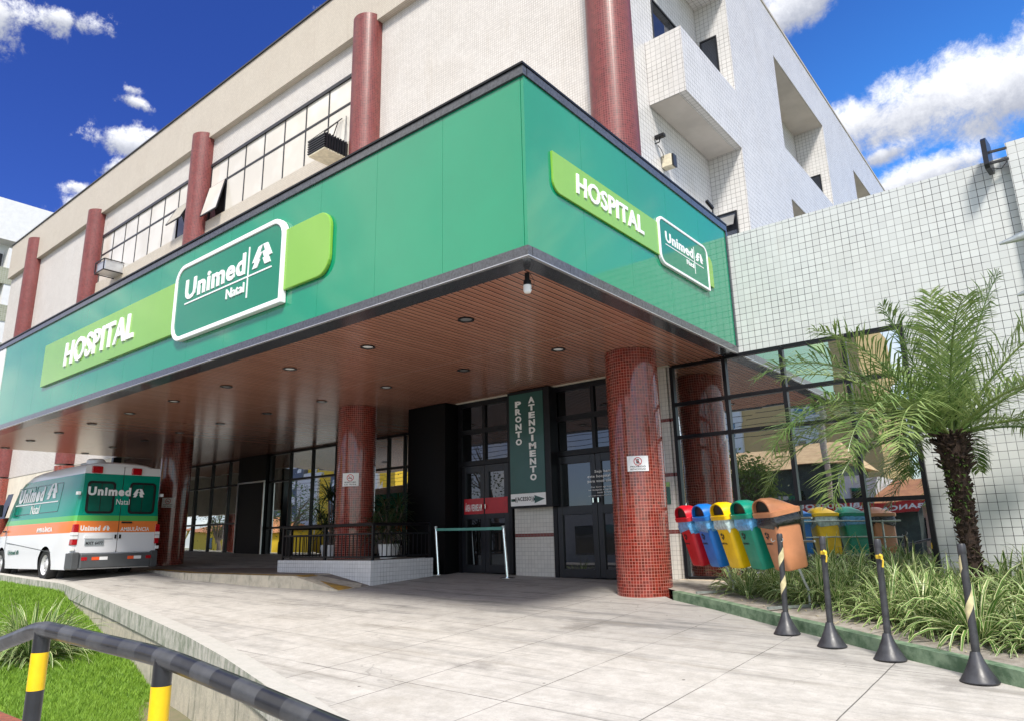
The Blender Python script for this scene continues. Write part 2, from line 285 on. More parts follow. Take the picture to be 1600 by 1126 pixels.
def m_soffit():
    m, x, b = new_mat('soffit_planks')
    P = x.node('ShaderNodeNewGeometry').outputs['Position']; sp = x.node('ShaderNodeSeparateXYZ'); x.l.new(P, sp.inputs[0])
    us = x.m('DIVIDE', x.m('ADD', sp.outputs[0], 60), 0.10); f = x.m('FRACT', us)
    groove = x.m('LESS_THAN', f, 0.20); lip = x.m('GREATER_THAN', f, 0.86)
    cell = x.node('ShaderNodeCombineXYZ'); x.put(cell.inputs[0], x.m('FLOOR', us)); wn = x.node('ShaderNodeTexWhiteNoise', noise_dimensions='3D'); x.l.new(cell.outputs[0], wn.inputs[0])
    mp = x.node('ShaderNodeMapping'); x.l.new(P, mp.inputs[0]); mp.inputs['Scale'].default_value = (8, 0.7, 1); grain = x.noise(mp.outputs[0], 3, 6, 0.6)
    c = x.mix(x.m('MULTIPLY', x.m('ADD', wn.outputs[0], grain), 0.5), (0.32, 0.14, 0.095), (0.45, 0.22, 0.15))
    c = x.mix(x.m('MULTIPLY', lip, 0.75), c, (0.58, 0.33, 0.25)); c = x.mix(groove, c, (0.08, 0.032, 0.024))
    ej = x.m('LESS_THAN', x.m('FRACT', x.m('DIVIDE', x.m('ADD', sp.outputs[1], 100 - 9.55), 2.9)), 0.006); c = x.mix(ej, c, (0.42, 0.28, 0.22))
    x.put(b.inputs['Base Color'], c); b.inputs['Roughness'].default_value = 0.20; b.inputs['Specular IOR Level'].default_value = 0.65
    bn = x.node('ShaderNodeBump'); bn.inputs['Strength'].default_value = 0.16; bn.inputs['Distance'].default_value = 0.004
    x.put(bn.inputs['Height'], x.m('MULTIPLY', groove, -1.0)); x.l.new(bn.outputs[0], b.inputs['Normal'])
m_soffit()
def m_glass(name, refl, base, wob=0.5, rough=0.01):
    m, x, b = new_mat(name); P = x.node('ShaderNodeNewGeometry').outputs['Position']
    gl = x.node('ShaderNodeBsdfGlossy'); gl.inputs['Color'].default_value = (*refl, 1); gl.inputs['Roughness'].default_value = rough
    b.inputs['Base Color'].default_value = (*base, 1); b.inputs['Roughness'].default_value = 0.3
    fr = x.node('ShaderNodeFresnel'); fr.inputs[0].default_value = 1.5
    bn = x.node('ShaderNodeBump'); bn.inputs['Strength'].default_value = wob; bn.inputs['Distance'].default_value = 0.01; x.put(bn.inputs['Height'], x.noise(P, 0.8, 2, 0.4)); x.l.new(bn.outputs[0], gl.inputs['Normal'])
    ms = x.node('ShaderNodeMixShader'); x.put(ms.inputs[0], x.m('MINIMUM', 1.0, x.m('ADD', x.m('MULTIPLY', fr.outputs[0], 0.8), 0.80)))
    x.l.new(b.outputs[0], ms.inputs[1]); x.l.new(gl.outputs[0], ms.inputs[2]); x.l.new(ms.outputs[0], x.n['Material Output'].inputs[0])
m_glass('mirror_glass', (0.80, 0.84, 0.83), (0.01, 0.012, 0.012), 0.22)
m_glass('dim_glass', (0.12, 0.12, 0.125), (0.008, 0.008, 0.01), 0.15)
m_glass('dark_pane', (0.16, 0.17, 0.20), (0.02, 0.02, 0.03), 0.2)
def m_blind():
    m, x, b = new_mat('blind_glass'); P = x.node('ShaderNodeNewGeometry').outputs['Position']
    x.put(b.inputs['Base Color'], x.mix(x.smooth(x.noise(P, 0.7, 3), .4, .6), (0.60, 0.56, 0.49), (0.68, 0.645, 0.58))); b.inputs['Roughness'].default_value = 0.08; b.inputs['Coat Weight'].default_value = 0.35; b.inputs['Coat Roughness'].default_value = 0.02
m_blind()
def m_livery():
    m, x, b = new_mat('van_livery'); P = x.node('ShaderNodeNewGeometry').outputs['Position']; sp = x.node('ShaderNodeSeparateXYZ'); x.l.new(P, sp.inputs[0])
    f = x.m('DIVIDE', x.m('ADD', sp.outputs[2], 1.0), 3.5)
    c = x.ramp(f, [(0, (0.74, 0.75, 0.78)), ((0.30 + 1) / 3.5, (0.80, 0.22, 0.055)), ((0.56 + 1) / 3.5, (0.10, 0.42, 0.10)), ((0.69 + 1) / 3.5, (0.0, 0.25, 0.17)), ((1.64 + 1) / 3.5, (0.76, 0.76, 0.78))], 'CONSTANT')
    x.put(b.inputs['Base Color'], c); b.inputs['Roughness'].default_value = 0.2; b.inputs['Coat Weight'].default_value = 0.25; b.inputs['Coat Roughness'].default_value = 0.03
m_livery()
def m_leaf(name, g1, g2, edge=None, ew=0.55, rough=0.45, trans=0.25):
    m, x, b = new_mat(name); P = x.node('ShaderNodeNewGeometry').outputs['Position']
    oi = x.node('ShaderNodeObjectInfo'); n = x.m('ADD', x.m('MULTIPLY', x.noise(P, 9, 3), 0.8), x.m('MULTIPLY', oi.outputs['Random'], 0.2))
    c = x.mix(x.smooth(n, 0.3, 0.75), g1, g2)
    if edge:
        uvn = x.node('ShaderNodeUVMap'); sp = x.node('ShaderNodeSeparateXYZ'); x.l.new(uvn.outputs[0], sp.inputs[0])
        e = x.m('GREATER_THAN', x.m('ABSOLUTE', x.m('SUBTRACT', sp.outputs[0], 0.5)), ew * 0.5)
        c = x.mix(x.m('MULTIPLY', e, x.smooth(sp.outputs[1], 0.0, 0.3, 0.5, 1.0)), c, edge)
        c = x.mix(x.smooth(sp.outputs[1], 0.93, 1.0), c, (0.28, 0.19, 0.09))
    x.put(b.inputs['Base Color'], c); b.inputs['Roughness'].default_value = rough; b.inputs['Specular IOR Level'].default_value = 0.4
    if trans:
        tr = x.node('ShaderNodeBsdfTranslucent'); x.put(tr.inputs[0], c); ms = x.node('ShaderNodeMixShader'); ms.inputs[0].default_value = trans
        x.l.new(b.outputs[0], ms.inputs[1]); x.l.new(tr.outputs[0], ms.inputs[2]); x.l.new(ms.outputs[0], x.n['Material Output'].inputs[0])
m_leaf('variegated_leaf', (0.08, 0.18, 0.03), (0.15, 0.27, 0.06), (0.66, 0.67, 0.36), 0.68, 0.38)
m_leaf('palm_leaf', (0.09, 0.17, 0.04), (0.31, 0.39, 0.14), None, rough=0.30, trans=0.22)
m_leaf('dark_leaf', (0.02, 0.035, 0.014), (0.05, 0.075, 0.025), None, rough=0.3, trans=0.05)
m_leaf('grass_blade', (0.13, 0.26, 0.02), (0.27, 0.44, 0.05), None, rough=0.6, trans=0.3)
m_leaf('tree_leaf', (0.05, 0.10, 0.02), (0.13, 0.18, 0.04), None, trans=0.2)
mat('lawn_soil', (0.045, 0.10, 0.015), 0.95, col2=(0.10, 0.17, 0.03), vscale=3, bump=0.4)

# ------------------------------------------------------------------ mesh helpers
def tagit(o, label=None, cat=None, group=None, kind=None):
    if label: o['label'] = label
    if cat: o['category'] = cat
    if group: o['group'] = group
    if kind: o['kind'] = kind
    return o
def thing(name, label, cat, loc=(0, 0, 0), rz=0.0, group=None):
    o = bpy.data.objects.new(name, None); COL.objects.link(o); o.empty_display_size = 0.2
    o.location = loc; o.rotation_euler = (0, 0, rz); return tagit(o, label, cat, group)
def absmat(o):
    M = Matrix.Translation(o.location) @ o.rotation_euler.to_matrix().to_4x4()
    if o.parent is not None: M = absmat(o.parent) @ o.matrix_parent_inverse @ M
    return M
def child_of(o, parent, world=True):
    o.parent = parent
    if world: o.matrix_parent_inverse = absmat(parent).inverted()
class MB:
    def __init__(s): s.v = []; s.f = []; s.mi = []; s.uv = []; s.cur = 0
    def addv(s, pts): k = len(s.v); s.v += [tuple(p) for p in pts]; return k
    def face(s, idx, uv=None): s.f.append(tuple(idx)); s.mi.append(s.cur); s.uv.append(uv)
    def box(s, x0, x1, y0, y1, z0, z1):
        x0, x1 = min(x0, x1), max(x0, x1); y0, y1 = min(y0, y1), max(y0, y1); z0, z1 = min(z0, z1), max(z0, z1)
        k = s.addv([(x, y, z) for z in (z0, z1) for y in (y0, y1) for x in (x0, x1)])
        for q in ((0, 2, 3, 1), (4, 5, 7, 6), (0, 1, 5, 4), (2, 6, 7, 3), (0, 4, 6, 2), (1, 3, 7, 5)): s.face([k + i for i in q])
        return s
    def bar(s, a, b, w, h=None, up=(0, 0, 1)):
        a, b = Vector(a), Vector(b); d = (b - a).normalized(); h = h or w; u = Vector(up)
        if abs(d.dot(u)) > 0.99: u = Vector((0, 1, 0))
        r_ = d.cross(u).normalized() * (w / 2); u2 = r_.cross(d).normalized() * (h / 2)
        k = s.addv([p + i * r_ + j * u2 for p in (a, b) for i, j in ((-1, -1), (1, -1), (1, 1), (-1, 1))])
        for q in ((3, 2, 1, 0), (4, 5, 6, 7), (0, 1, 5, 4), (1, 2, 6, 5), (2, 3, 7, 6), (3, 0, 4, 7)): s.face([k + i for i in q])
        return s
    def tube(s, pts, r, n=10, caps=True, radii=None):
        pts = [Vector(p) for p in pts]; rings = []; ref = None
        for i, p in enumerate(pts):
            d = (pts[min(i + 1, len(pts) - 1)] - pts[max(i - 1, 0)]).normalized()
            if ref is None: ref = d.orthogonal().normalized()
            ref = (ref - d * ref.dot(d)).normalized(); b = d.cross(ref); rr = radii[i] if radii else r
            rings.append(s.addv([p + (ref * math.cos(a) + b * math.sin(a)) * rr for a in [2 * math.pi * k / n for k in range(n)]]))
        for a, c in zip(rings, rings[1:]):
            for k in range(n): s.face((a + k, a + (k + 1) % n, c + (k + 1) % n, c + k))
        if caps: s.face([rings[0] + k for k in range(n)][::-1]); s.face([rings[-1] + k for k in range(n)])
        return s
    def lathe(s, cx, cy, prof, n=48, uvr=None, caps=True):
        """profile of (radius, z); uv in metres"""
        ks = []
        for r_, z in prof: ks.append(s.addv([(cx + r_ * math.cos(2 * math.pi * k / n), cy + r_ * math.sin(2 * math.pi * k / n), z) for k in range(n)]))
        for (a, (r0, z0)), (c, (r1, z1)) in zip(zip(ks, prof), zip(ks[1:], prof[1:])):
            for k in range(n):
                uv = None
                if uvr: w = 2 * math.pi * uvr / n; uv = [(k * w, z0), ((k + 1) * w, z0), ((k + 1) * w, z1), (k * w, z1)]
                s.face((a + k, a + (k + 1) % n, c + (k + 1) % n, c + k), uv)
        if caps: s.face([ks[0] + k for k in range(n)][::-1]); s.face([ks[-1] + k for k in range(n)])
        return s
    def prism(s, poly, o, u, v, w):
        """polygon (2D) extruded: point = o + a*u + b*v, thickness vector w"""
        o, u, v, w = map(Vector, (o, u, v, w)); n = len(poly)
        k = s.addv([o + u * a + v * b for a, b in poly]); j = s.addv([o + u * a + v * b + w for a, b in poly])
        s.face([k + i for i in range(n)][::-1]); s.face([j + i for i in range(n)])
        for i in range(n): s.face((k + i, k + (i + 1) % n, j + (i + 1) % n, j + i))
        return s
    def ring(s, outer, inner, o, u, v, w):
        o, u, v, w = map(Vector, (o, u, v, w)); n = len(outer)
        A = s.addv([o + u * a + v * b for a, b in outer]); B = s.addv([o + u * a + v * b for a, b in inner])
        C_ = s.addv([o + u * a + v * b + w for a, b in outer]); D_ = s.addv([o + u * a + v * b + w for a, b in inner])
        for i in range(n):
            j = (i + 1) % n
            s.face((A + i, B + i, B + j, A + j)); s.face((C_ + i, C_ + j, D_ + j, D_ + i)); s.face((A + i, A + j, C_ + j, C_ + i)); s.face((B + i, D_ + i, D_ + j, B + j))
        return s
    def mesh(s, name, mats, smooth=False):
        me = bpy.data.meshes.new(name); me.from_pydata(s.v, [], s.f)
        for m in ([mats] if isinstance(mats, str) else mats): me.materials.append(MATS[m])
        if any(s.mi): me.polygons.foreach_set('material_index', s.mi)
        if any(u is not None for u in s.uv):
            l = me.uv_layers.new(name='UVMap'); i = 0; flat = []
            for f, u in zip(s.f, s.uv): flat += [c for p in (u or [(0, 0)] * len(f)) for c in p]
            l.data.foreach_set('uv', flat)
        if smooth: me.polygons.foreach_set('use_smooth', [True] * len(me.polygons))
        me.update(); return me
    def build(s, name, mats, parent=None, smooth=False, world=True, bevel=0.0, fixn=True, **kw):
        me = s.mesh(name, mats, smooth)
        if fixn:
            bm = bmesh.new(); bm.from_mesh(me); bmesh.ops.recalc_face_normals(bm, faces=bm.faces); bm.to_mesh(me); bm.free()
        o = bpy.data.objects.new(name, me); COL.objects.link(o)
        if parent is not None: child_of(o, parent, world)
        if bevel:
            b = o.modifiers.new('bevel', 'BEVEL'); b.width = bevel; b.segments = 2; b.limit_method = 'ANGLE'; b.angle_limit = R(40)
        if smooth:
            try: me.set_sharp_from_angle(angle=R(38))
            except Exception: pass
        return tagit(o, **kw)
def copy_thing(src, loc, rz=0.0, label=None, scale=None):
    r = src.copy(); COL.objects.link(r); r.location = loc; r.rotation_euler = (0, 0, rz)
    if scale: r.scale = scale
    if label: r['label'] = label
    for ch in list(src.children):
        c = ch.copy(); COL.objects.link(c); c.parent = r
        for g in ch.children: d = g.copy(); COL.objects.link(d); d.parent = c
    return r
def add_text(mb, txt, o, u, v, w, width, height, bold=0.0, shear=0.0, align_box=True):
    """lettering as solid geometry: lower-left corner o, unit axes u, v; w = thickness vector; fitted to width x height"""
    cu = bpy.data.curves.new('txt', 'FONT'); cu.body = txt; cu.size = 1; cu.offset = bold; cu.extrude = 0.5; cu.shear = shear; cu.resolution_u = 3; cu.space_character = 1.0 + bold * 3.6
    ob = bpy.data.objects.new('txt', cu); COL.objects.link(ob); bpy.context.view_layer.update()
    me = bpy.data.meshes.new_from_object(ob.evaluated_get(bpy.context.evaluated_depsgraph_get()))
    xs = [q.co.x for q in me.vertices]; ys = [q.co.y for q in me.vertices]
    x0, x1, y0, y1 = min(xs), max(xs), min(ys), max(ys); o, u, v, w = map(Vector, (o, u, v, w))
    sx = width / (x1 - x0); sy = height / (y1 - y0)
    k = mb.addv([o + u * (q.co.x - x0) * sx + v * (q.co.y - y0) * sy + w * (q.co.z + 0.5) for q in me.vertices])
    for p in me.polygons: mb.face([k + i for i in p.vertices])
    bpy.data.objects.remove(ob); bpy.data.meshes.remove(me); bpy.data.curves.remove(cu)
EMB = [[(.51, 1), (.29, .95), (0, .29), (.14, .29), (.02, 0), (.27, 0), (.42, .33), (.34, .345), (.5, .645), (.38, .67)],
       [(.53, 1), (.75, .99), (1, .37), (.83, .355), (.94, .02), (.66, .02), (.54, .34), (.62, .335), (.51, .65), (.64, .68)]]
def emblem(mb, o, u, v, w, width, height):
    u, v = Vector(u), Vector(v)
    for p in EMB: mb.prism(p, o, u * width, v * height, w)
def rrect(x0, x1, y0, y1, rs, n=6):
    """rounded rectangle, radii for corners TL, TR, BR, BL"""
    tl, tr, br, bl = rs; out = []
    for cx, cy, r_, a0 in ((x0 + tl, y1 - tl, tl, 180), (x1 - tr, y1 - tr, tr, 90), (x1 - br, y0 + br, br, 0), (x0 + bl, y0 + bl, bl, -90)):
        for k in range(n + 1): a = R(a0 - 90 * k / n); out.append((cx + r_ * math.cos(a), cy + r_ * math.sin(a)))
    return out[::-1]
X_, Y_, Z_ = Vector((1, 0, 0)), Vector((0, 1, 0)), Vector((0, 0, 1))
def gz(x, y): return -1.13 - 0.022 * (x + 0.89) + 0.055 * (y - 6.5)

# ================================================================== SETTING
MB().box(-600, 600, -600, 600, -3.0, -1.85).build('ground', 'earth', kind='structure')
MB().box(-200, 200, -13, -6, -1.84, -1.72).build('road', 'asphalt', kind='structure')
MB().box(-200, 200, -6, 2.72, -1.84, -1.70).build('sidewalk', 'side_walk', kind='structure')
MB().box(-200, 200, -16, -13, -1.84, -1.62).build('far_sidewalk', 'side_walk', kind='structure')
m_ = MB()
for k in range(-20, 21): m_.box(k * 6, k * 6 + 3, -9.56, -9.44, -1.719, -1.715)
m_.build('road_marking', 'flat_white', kind='structure')
WL = [(-45, 7.0), (-30, 6.55), (-21.9, 6.28), (-17.03, 6.1), (-12.67, 5.29), (-9.95, 4.74), (-8.39, 4.4), (-6.9, 4.02), (-5.6, 3.64), (-4.41, 3.26), (-2.4, 2.7), (0.5, 2.45), (6, 2.4)]
# driveway: sloping slab bounded by the retaining wall, the kerb and the building
KB = [(-4.74, 9.33), (-3.9, 8.80), (-2.89, 8.07), (-2.2, 7.62), (-1.57, 7.17), (-0.62, 6.55), (1.2, 5.4), (6, 3.2)]
poly = [(x, y) for x, y in WL] + [(x, y) for x, y in KB[::-1]] + [(-5.4, 10.0), (-5.4, 11.0), (-11, 13.2), (-30, 13.2), (-45, 13.2)]
m_ = MB(); k = m_.addv([(x, y, gz(x, y)) for x, y in poly]); j = m_.addv([(x, y, gz(x, y) - 0.12) for x, y in poly]); n = len(poly)
m_.face([k + i for i in range(n)]); m_.face([j + i for i in range(n)][::-1])
for i in range(n): m_.face((k + i, j + i, j + (i + 1) % n, k + (i + 1) % n))
m_.build('driveway', 'driveway_concrete', kind='structure')
# green painted kerb and bed
def off(pts, d):
    out = []
    for i, p in enumerate(pts):
        a = Vector(pts[max(i - 1, 0)]); b = Vector(pts[min(i + 1, len(pts) - 1)]); t_ = (b - a).normalized(); out.append((p[0] - t_.y * d, p[1] + t_.x * d))
    return out
KI = off(KB, 0.11); KD = off(KB, -0.0)
m_ = MB()
for i in range(len(KB) - 1):
    q = [KD[i], KD[i + 1], KI[i + 1], KI[i]]
    b_ = m_.addv([(x, y, gz(x, y) - 0.1) for x, y in q] + [(x, y, gz(x, y) + (0.115 if 1 else 0)) for x, y in q])
    m_.face((b_ + 4, b_ + 5, b_ + 6, b_ + 7)); m_.face((b_, b_ + 1, b_ + 5, b_ + 4)); m_.face((b_ + 3, b_ + 7, b_ + 6, b_ + 2))
m_.face((0, 4, 7, 3)); m_.build('kerb', 'kerb_green', kind='structure')
bed = [(x, y) for x, y in KI] + [(6, 10.6), (-1.7, 10.985), (-5.38, 10.6), (-5.38, 10.0)]
m_ = MB(); cx_ = []
NX, NY = 90, 60
import itertools
def inpoly(x, y, P):
    c = False; j = len(P) - 1
    for i in range(len(P)):
        if (P[i][1] > y) != (P[j][1] > y) and x < (P[j][0] - P[i][0]) * (y - P[i][1]) / (P[j][1] - P[i][1] + 1e-12) + P[i][0]: c = not c
        j = i
    return c
k = m_.addv([(x, y, gz(x, y) + 0.10) for x, y in bed]); m_.face([k + i for i in range(len(bed))])
m_.build('planting_bed', 'soil', kind='structure')
# raised walkway at the door with a yellow tactile edge
wz = -0.60
m_ = MB(); top = [(-20.5, 8.9), (-15.6, 7.85), (-12.2, 7.80), (-11.6, 7.9), (-11.6, 13.05), (-20.5, 13.05)]
k = m_.addv([(x, y, wz) for x, y in top]); j = m_.addv([(x, y, gz(x, y) - 0.05) for x, y in top]); n = len(top)
m_.face([k + i for i in range(n)])
for i in range(n): m_.face((k + i, j + i, j + (i + 1) % n, k + (i + 1) % n))
q = m_.addv([(-11.6, 7.9, wz), (-10.35, 7.98, gz(-10.35, 7.98) + 0.004), (-10.42, 8.79, gz(-10.42, 8.79) + 0.004), (-11.6, 8.79, wz), (-11.6, 7.9, -1.0), (-10.35, 7.98, -1.0)])
m_.face((q, q + 1, q + 2, q + 3)); m_.face((q, q + 4, q + 5, q + 1))
m_.build('raised_walkway', 'wall_concrete', kind='structure')
m_ = MB()
pts = [(-20.3, 9.0), (-15.55, 7.98), (-12.2, 7.86), (-11.65, 7.98)]; pi = off(pts, 0.22)
for i in range(3): k = m_.addv([(*pts[i], wz + .004), (*pts[i + 1], wz + .004), (*pi[i + 1], wz + .004), (*pi[i], wz + .004)]); m_.face((k, k + 1, k + 2, k + 3))
k = m_.addv([(-11.62, 7.98, wz + .006), (-10.40, 8.02, gz(-10.4, 8.02) + .012), (-10.42, 8.34, gz(-10.42, 8.34) + .012), (-11.62, 8.36, wz + .006)]); m_.face((k, k + 1, k + 2, k + 3))
mat('tactile', (0.42, 0.24, 0.03), 0.8, col2=(0.22, 0.15, 0.05), vscale=8, bump=0.6, bscale=50)
m_.build('tactile_paving', 'tactile', kind='structure')
m_ = MB(); k = m_.addv([(-20.4, 9.35, wz + .003), (-15.5, 8.24, wz + .003), (-11.62, 8.35, wz + .003), (-10.42, 8.34, gz(-10.42, 8.34) + .008), (-10.42, 8.76, gz(-10.42, 8.76) + .008), (-11.62, 8.76, wz + .003), (-13.2, 8.75, wz + .003), (-14.2, 9.5, wz + .003), (-14.2, 13.0, wz + .003), (-20.4, 13.0, wz + .003)])
m_.face((k, k + 1, k + 2, k + 5, k + 6, k + 7, k + 8, k + 9)); m_.face((k + 2, k + 3, k + 4, k + 5)); mat('dark_paving', (0.16, 0.13, 0.11), 0.6, var=0.2, vscale=5); m_.build('walkway_paving', 'dark_paving', kind='structure')

# retaining wall (slab edge, coping) along the lawn
def wall_y(x):
    for (a, b), (c, d) in zip(WL, WL[1:]):
        if a <= x <= c: return b + (d - b) * (x - a) / (c - a)
    return WL[-1][1]
wl = thing('retaining_wall', 'long weathered concrete wall holding the driveway above the lawn', 'wall', (-9.9, 4.7, -1.9))
m_ = MB(); m2 = MB(); lo = off(WL, -0.03); li = off(WL, 0.16); up = off(WL, -0.055)
for i in range(len(WL) - 1):
    a, b = i, i + 1
    def pr(o1, o2, z1, z0, mm):
        k = mm.addv([(*o1[a], z0(a)), (*o1[b], z0(b)), (*o2[b], z0(b)), (*o2[a], z0(a)), (*o1[a], z1(a)), (*o1[b], z1(b)), (*o2[b], z1(b)), (*o2[a], z1(a))])
        for q in ((4, 5, 6, 7), (0, 1, 5, 4), (2, 3, 7, 6)): mm.face([k + z for z in q])
        if a == 0: mm.face((k, k + 4, k + 7, k + 3))
    g = lambda i_: gz(*WL[i_])
    pr(lo, off(WL, 0.10), lambda i_: g(i_) - 0.17, lambda i_: -2.6, m_)
    pr(up, li, lambda i_: g(i_) + 0.055, lambda i_: g(i_) - 0.18, m2)
m_.build('wall_face', 'wall_concrete', wl); m2.build('coping', 'coping_concrete', wl)

# lawn
def lawn_z(x, y):
    yw = wall_y(x); zw = min(-0.80, max(-2.05, -0.95 - 0.121 * (x + 16.8))); t_ = max(0, min(1, (y - 2.75) / max(0.5, yw - 2.75)))
    t_ = t_ * t_ * (3 - 2 * t_); zf = -1.66 + 0.03 * max(0, min(1, (-x - 6) / 10)) * 5
    z = zf + (zw - zf) * t_ + 0.04 * math.sin(x * 1.7 + y) * math.sin(y * 2.3); return min(z, gz(x, yw) - 0.12)
m_ = MB(); NXL, NYL = 140, 20
for i in range(NXL + 1):
    x = -32 + 31 * i / NXL
    for jj in range(NYL + 1): y = 2.75 + (wall_y(x) - 2.75) * jj / NYL; m_.v.append((x, y, lawn_z(x, y)))
for i in range(NXL):
    for jj in range(NYL): a = i * (NYL + 1) + jj; m_.face((a, a + NYL + 1, a + NYL + 2, a + 1))
m_.build('lawn', 'lawn_soil', kind='structure', smooth=True)
rg = random.Random(3); v, f = [], []
for _ in range(150000):
    u_ = rg.random(); x = -2.5 - 21 * (u_ ** 1.35); yw = wall_y(x) - 0.03; y = 2.79 + (yw - 2.79) * rg.random()
    z = lawn_z(x, y); h = 0.035 + 0.045 * rg.random(); w = 0.0035 + 0.0035 * rg.random() + 0.0003 * max(0, -x - 5); a = rg.random() * math.tau; l = h * rg.uniform(.2, .9); la = rg.random() * math.tau
    k = len(v); cx, cy = math.cos(a) * w, math.sin(a) * w
    v += [(x - cx, y - cy, z), (x + cx, y + cy, z), (x + math.cos(la) * l, y + math.sin(la) * l, z + h)]; f.append((k, k + 1, k + 2))
me = bpy.data.meshes.new('grass'); me.from_pydata(v, [], f); me.materials.append(MATS['grass_blade'])
COL.objects.link(tagit(bpy.data.objects.new('grass', me), 'short bright green grass of the lawn below the driveway', 'grass', kind='stuff'))
m_ = MB(); m_.box(-16.5, -3.4, 2.62, 2.79, -1.85, -1.61)
m_.build('brick_edging', 'brick_kerb', bevel=0.02, label='red brick edging along the street side of the lawn', cat='edging')

# ================================================================== HOSPITAL BUILDING
HB = thing('hospital_building', 'large white tiled hospital block with round red columns behind the green canopy', 'hospital', (-12, 12, -0.8))
YF = 9.78          # main facade plane
COLX = [-5.38, -12.15, -20.2, -28.3, -35.1]
MB().box(-38.5, -5.40, YF, 13.8, 2.81, 13.4).build('upper_wall', 'facade_tile', HB)
m_ = MB(); m_.box(-38.5, -5.40, YF - 0.17, 13.7, 12.45, 14.12); m_.build('parapet_band', 'band_tile', HB)
MB().box(-38.55, -5.35, YF - 0.21, 13.7, 14.121, 14.17).build('parapet_cap', 'dark_frame', HB)
MB().box(-27.95, -12.4, YF - 0.05, YF - 0.003, 5.06, 9.60).build('sill_band', 'band_tile', HB)
# side face with projecting balcony and recessed openings
XS, XB = -5.38, -4.61
m_ = MB(); m_.box(-30, XB, 13.8, 17.05, -1, 13.58)
ys = [(17.05, 21.45), (25.05, 29.5), (33.1, 37.5)]; prev = 17.05
for a, b in ys:
    for z0, z1 in ((-1, 0.6), (8.05, 9.48), (3.9, 5.4)): m_.box(XS - 0.1, XB, a, b, z0, z1)
    m_.box(-30, XB, a, b, 12.2, 13.58); m_.box(-30, XS - 0.1, a, b, -1, 12.2)
    m_.box(-30, XB, b, b + 3.6, -1, 13.58)
m_.build('side_wall', 'tower_tile', HB)
for a, b in ys:
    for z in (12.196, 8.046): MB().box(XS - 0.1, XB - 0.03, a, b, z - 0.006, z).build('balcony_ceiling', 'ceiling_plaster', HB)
MB().box(-30, XB + 0.02, 13.78, 41, 13.581, 13.66).build('roof_cap', 'band_tile', HB)
MB().box(-9, XS, 9.85, 13.8, 2.81, 13.4).build('corner_wall', 'tower_tile', HB)
bl = MB().box(XS + .003, XB, 11.1, 13.797, 8.0, 9.40).build('balcony', 'tower_tile', HB)
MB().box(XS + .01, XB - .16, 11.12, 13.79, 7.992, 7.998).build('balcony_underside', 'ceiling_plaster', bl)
MB().box(XS, XB, 11.1, 13.8, 11.9, 13.4).build('balcony_canopy', 'tower_tile', HB)
def dark_window(x0, x1, y0, y1, z0, z1, axis, sash=False):
    """small window on a -Y face (axis y) or a +X face (axis x)"""
    fr = MB(); pa = MB(); w = 0.035
    if axis == 'y':
        for a in ((x0, x0 + w, z0, z1), (x1 - w, x1, z0, z1), (x0 + w, x1 - w, z0, z0 + w), (x0 + w, x1 - w, z1 - w, z1)): fr.box(a[0], a[1], y0 - 0.02, y0 + 0.03, a[2], a[3])
        pa.box(x0 + w, x1 - w, y0 - 0.004, y0 + 0.01, z0 + w, z1 - w)
    else:
        for a in ((y0, y0 + w, z0, z1), (y1 - w, y1, z0, z1), (y0 + w, y1 - w, z0, z0 + w), (y0 + w, y1 - w, z1 - w, z1)): fr.box(x0 - 0.03, x0 + 0.02, a[0], a[1], a[2], a[3])
        pa.box(x0 - 0.01, x0 + 0.004, y0 + w, y1 - w, z0 + w, z1 - w)
    wi = fr.build('window', 'dark_frame', HB); pa.build('pane', 'dark_pane', wi)
    if sash:
        s_ = MB(); s_.prism([(0, 0), (x1 - x0 - .1, 0), (x1 - x0 - .1, 0.30), (0, 0.30)], (x0 + .05, y0 - .16, z1 - .36), (1, 0, 0), (0, 0.5, 0.86), (0, -0.02, 0.01)); s_.build('open_sash', 'aluminium', wi)
    return wi
dark_window(-5.30, -4.86, 13.79, 0, 5.6, 6.62, 'y', True); dark_window(-5.30, -4.90, 13.79, 0, 9.9, 10.97, 'y')
dark_window(-5.30, -4.90, 13.79, 0, 9.6, 9.85, 'y')
dark_window(XS, XS, 11.52, 12.75, 9.75, 10.75, 'x')
for a, b in ys: dark_window(-5.25, -4.86, b - .01, 0, 9.55, 10.62, 'y'); dark_window(-5.25, -4.86, b - .01, 0, 5.5, 6.6, 'y')
# round red tiled columns through canopy and facade
for i, x in enumerate(COLX):
    zb = gz(x, 9.3) - 0.06 if i < 3 else -0.9
    c = MB(); n = 64
    c.lathe(x, 9.72, [(.41, zb), (.41, 2.795)], n, .41); co = c.build('column', 'red_tile', HB, smooth=True)
    ztop = 13.45 if i in (0, 4) else 12.62
    c = MB(); c.lathe(x, 9.72, [(.41, 2.86), (.41, ztop), (.37, ztop + .02)], n, .41); c.build('upper_column', 'red_tile_upper', HB, smooth=True)
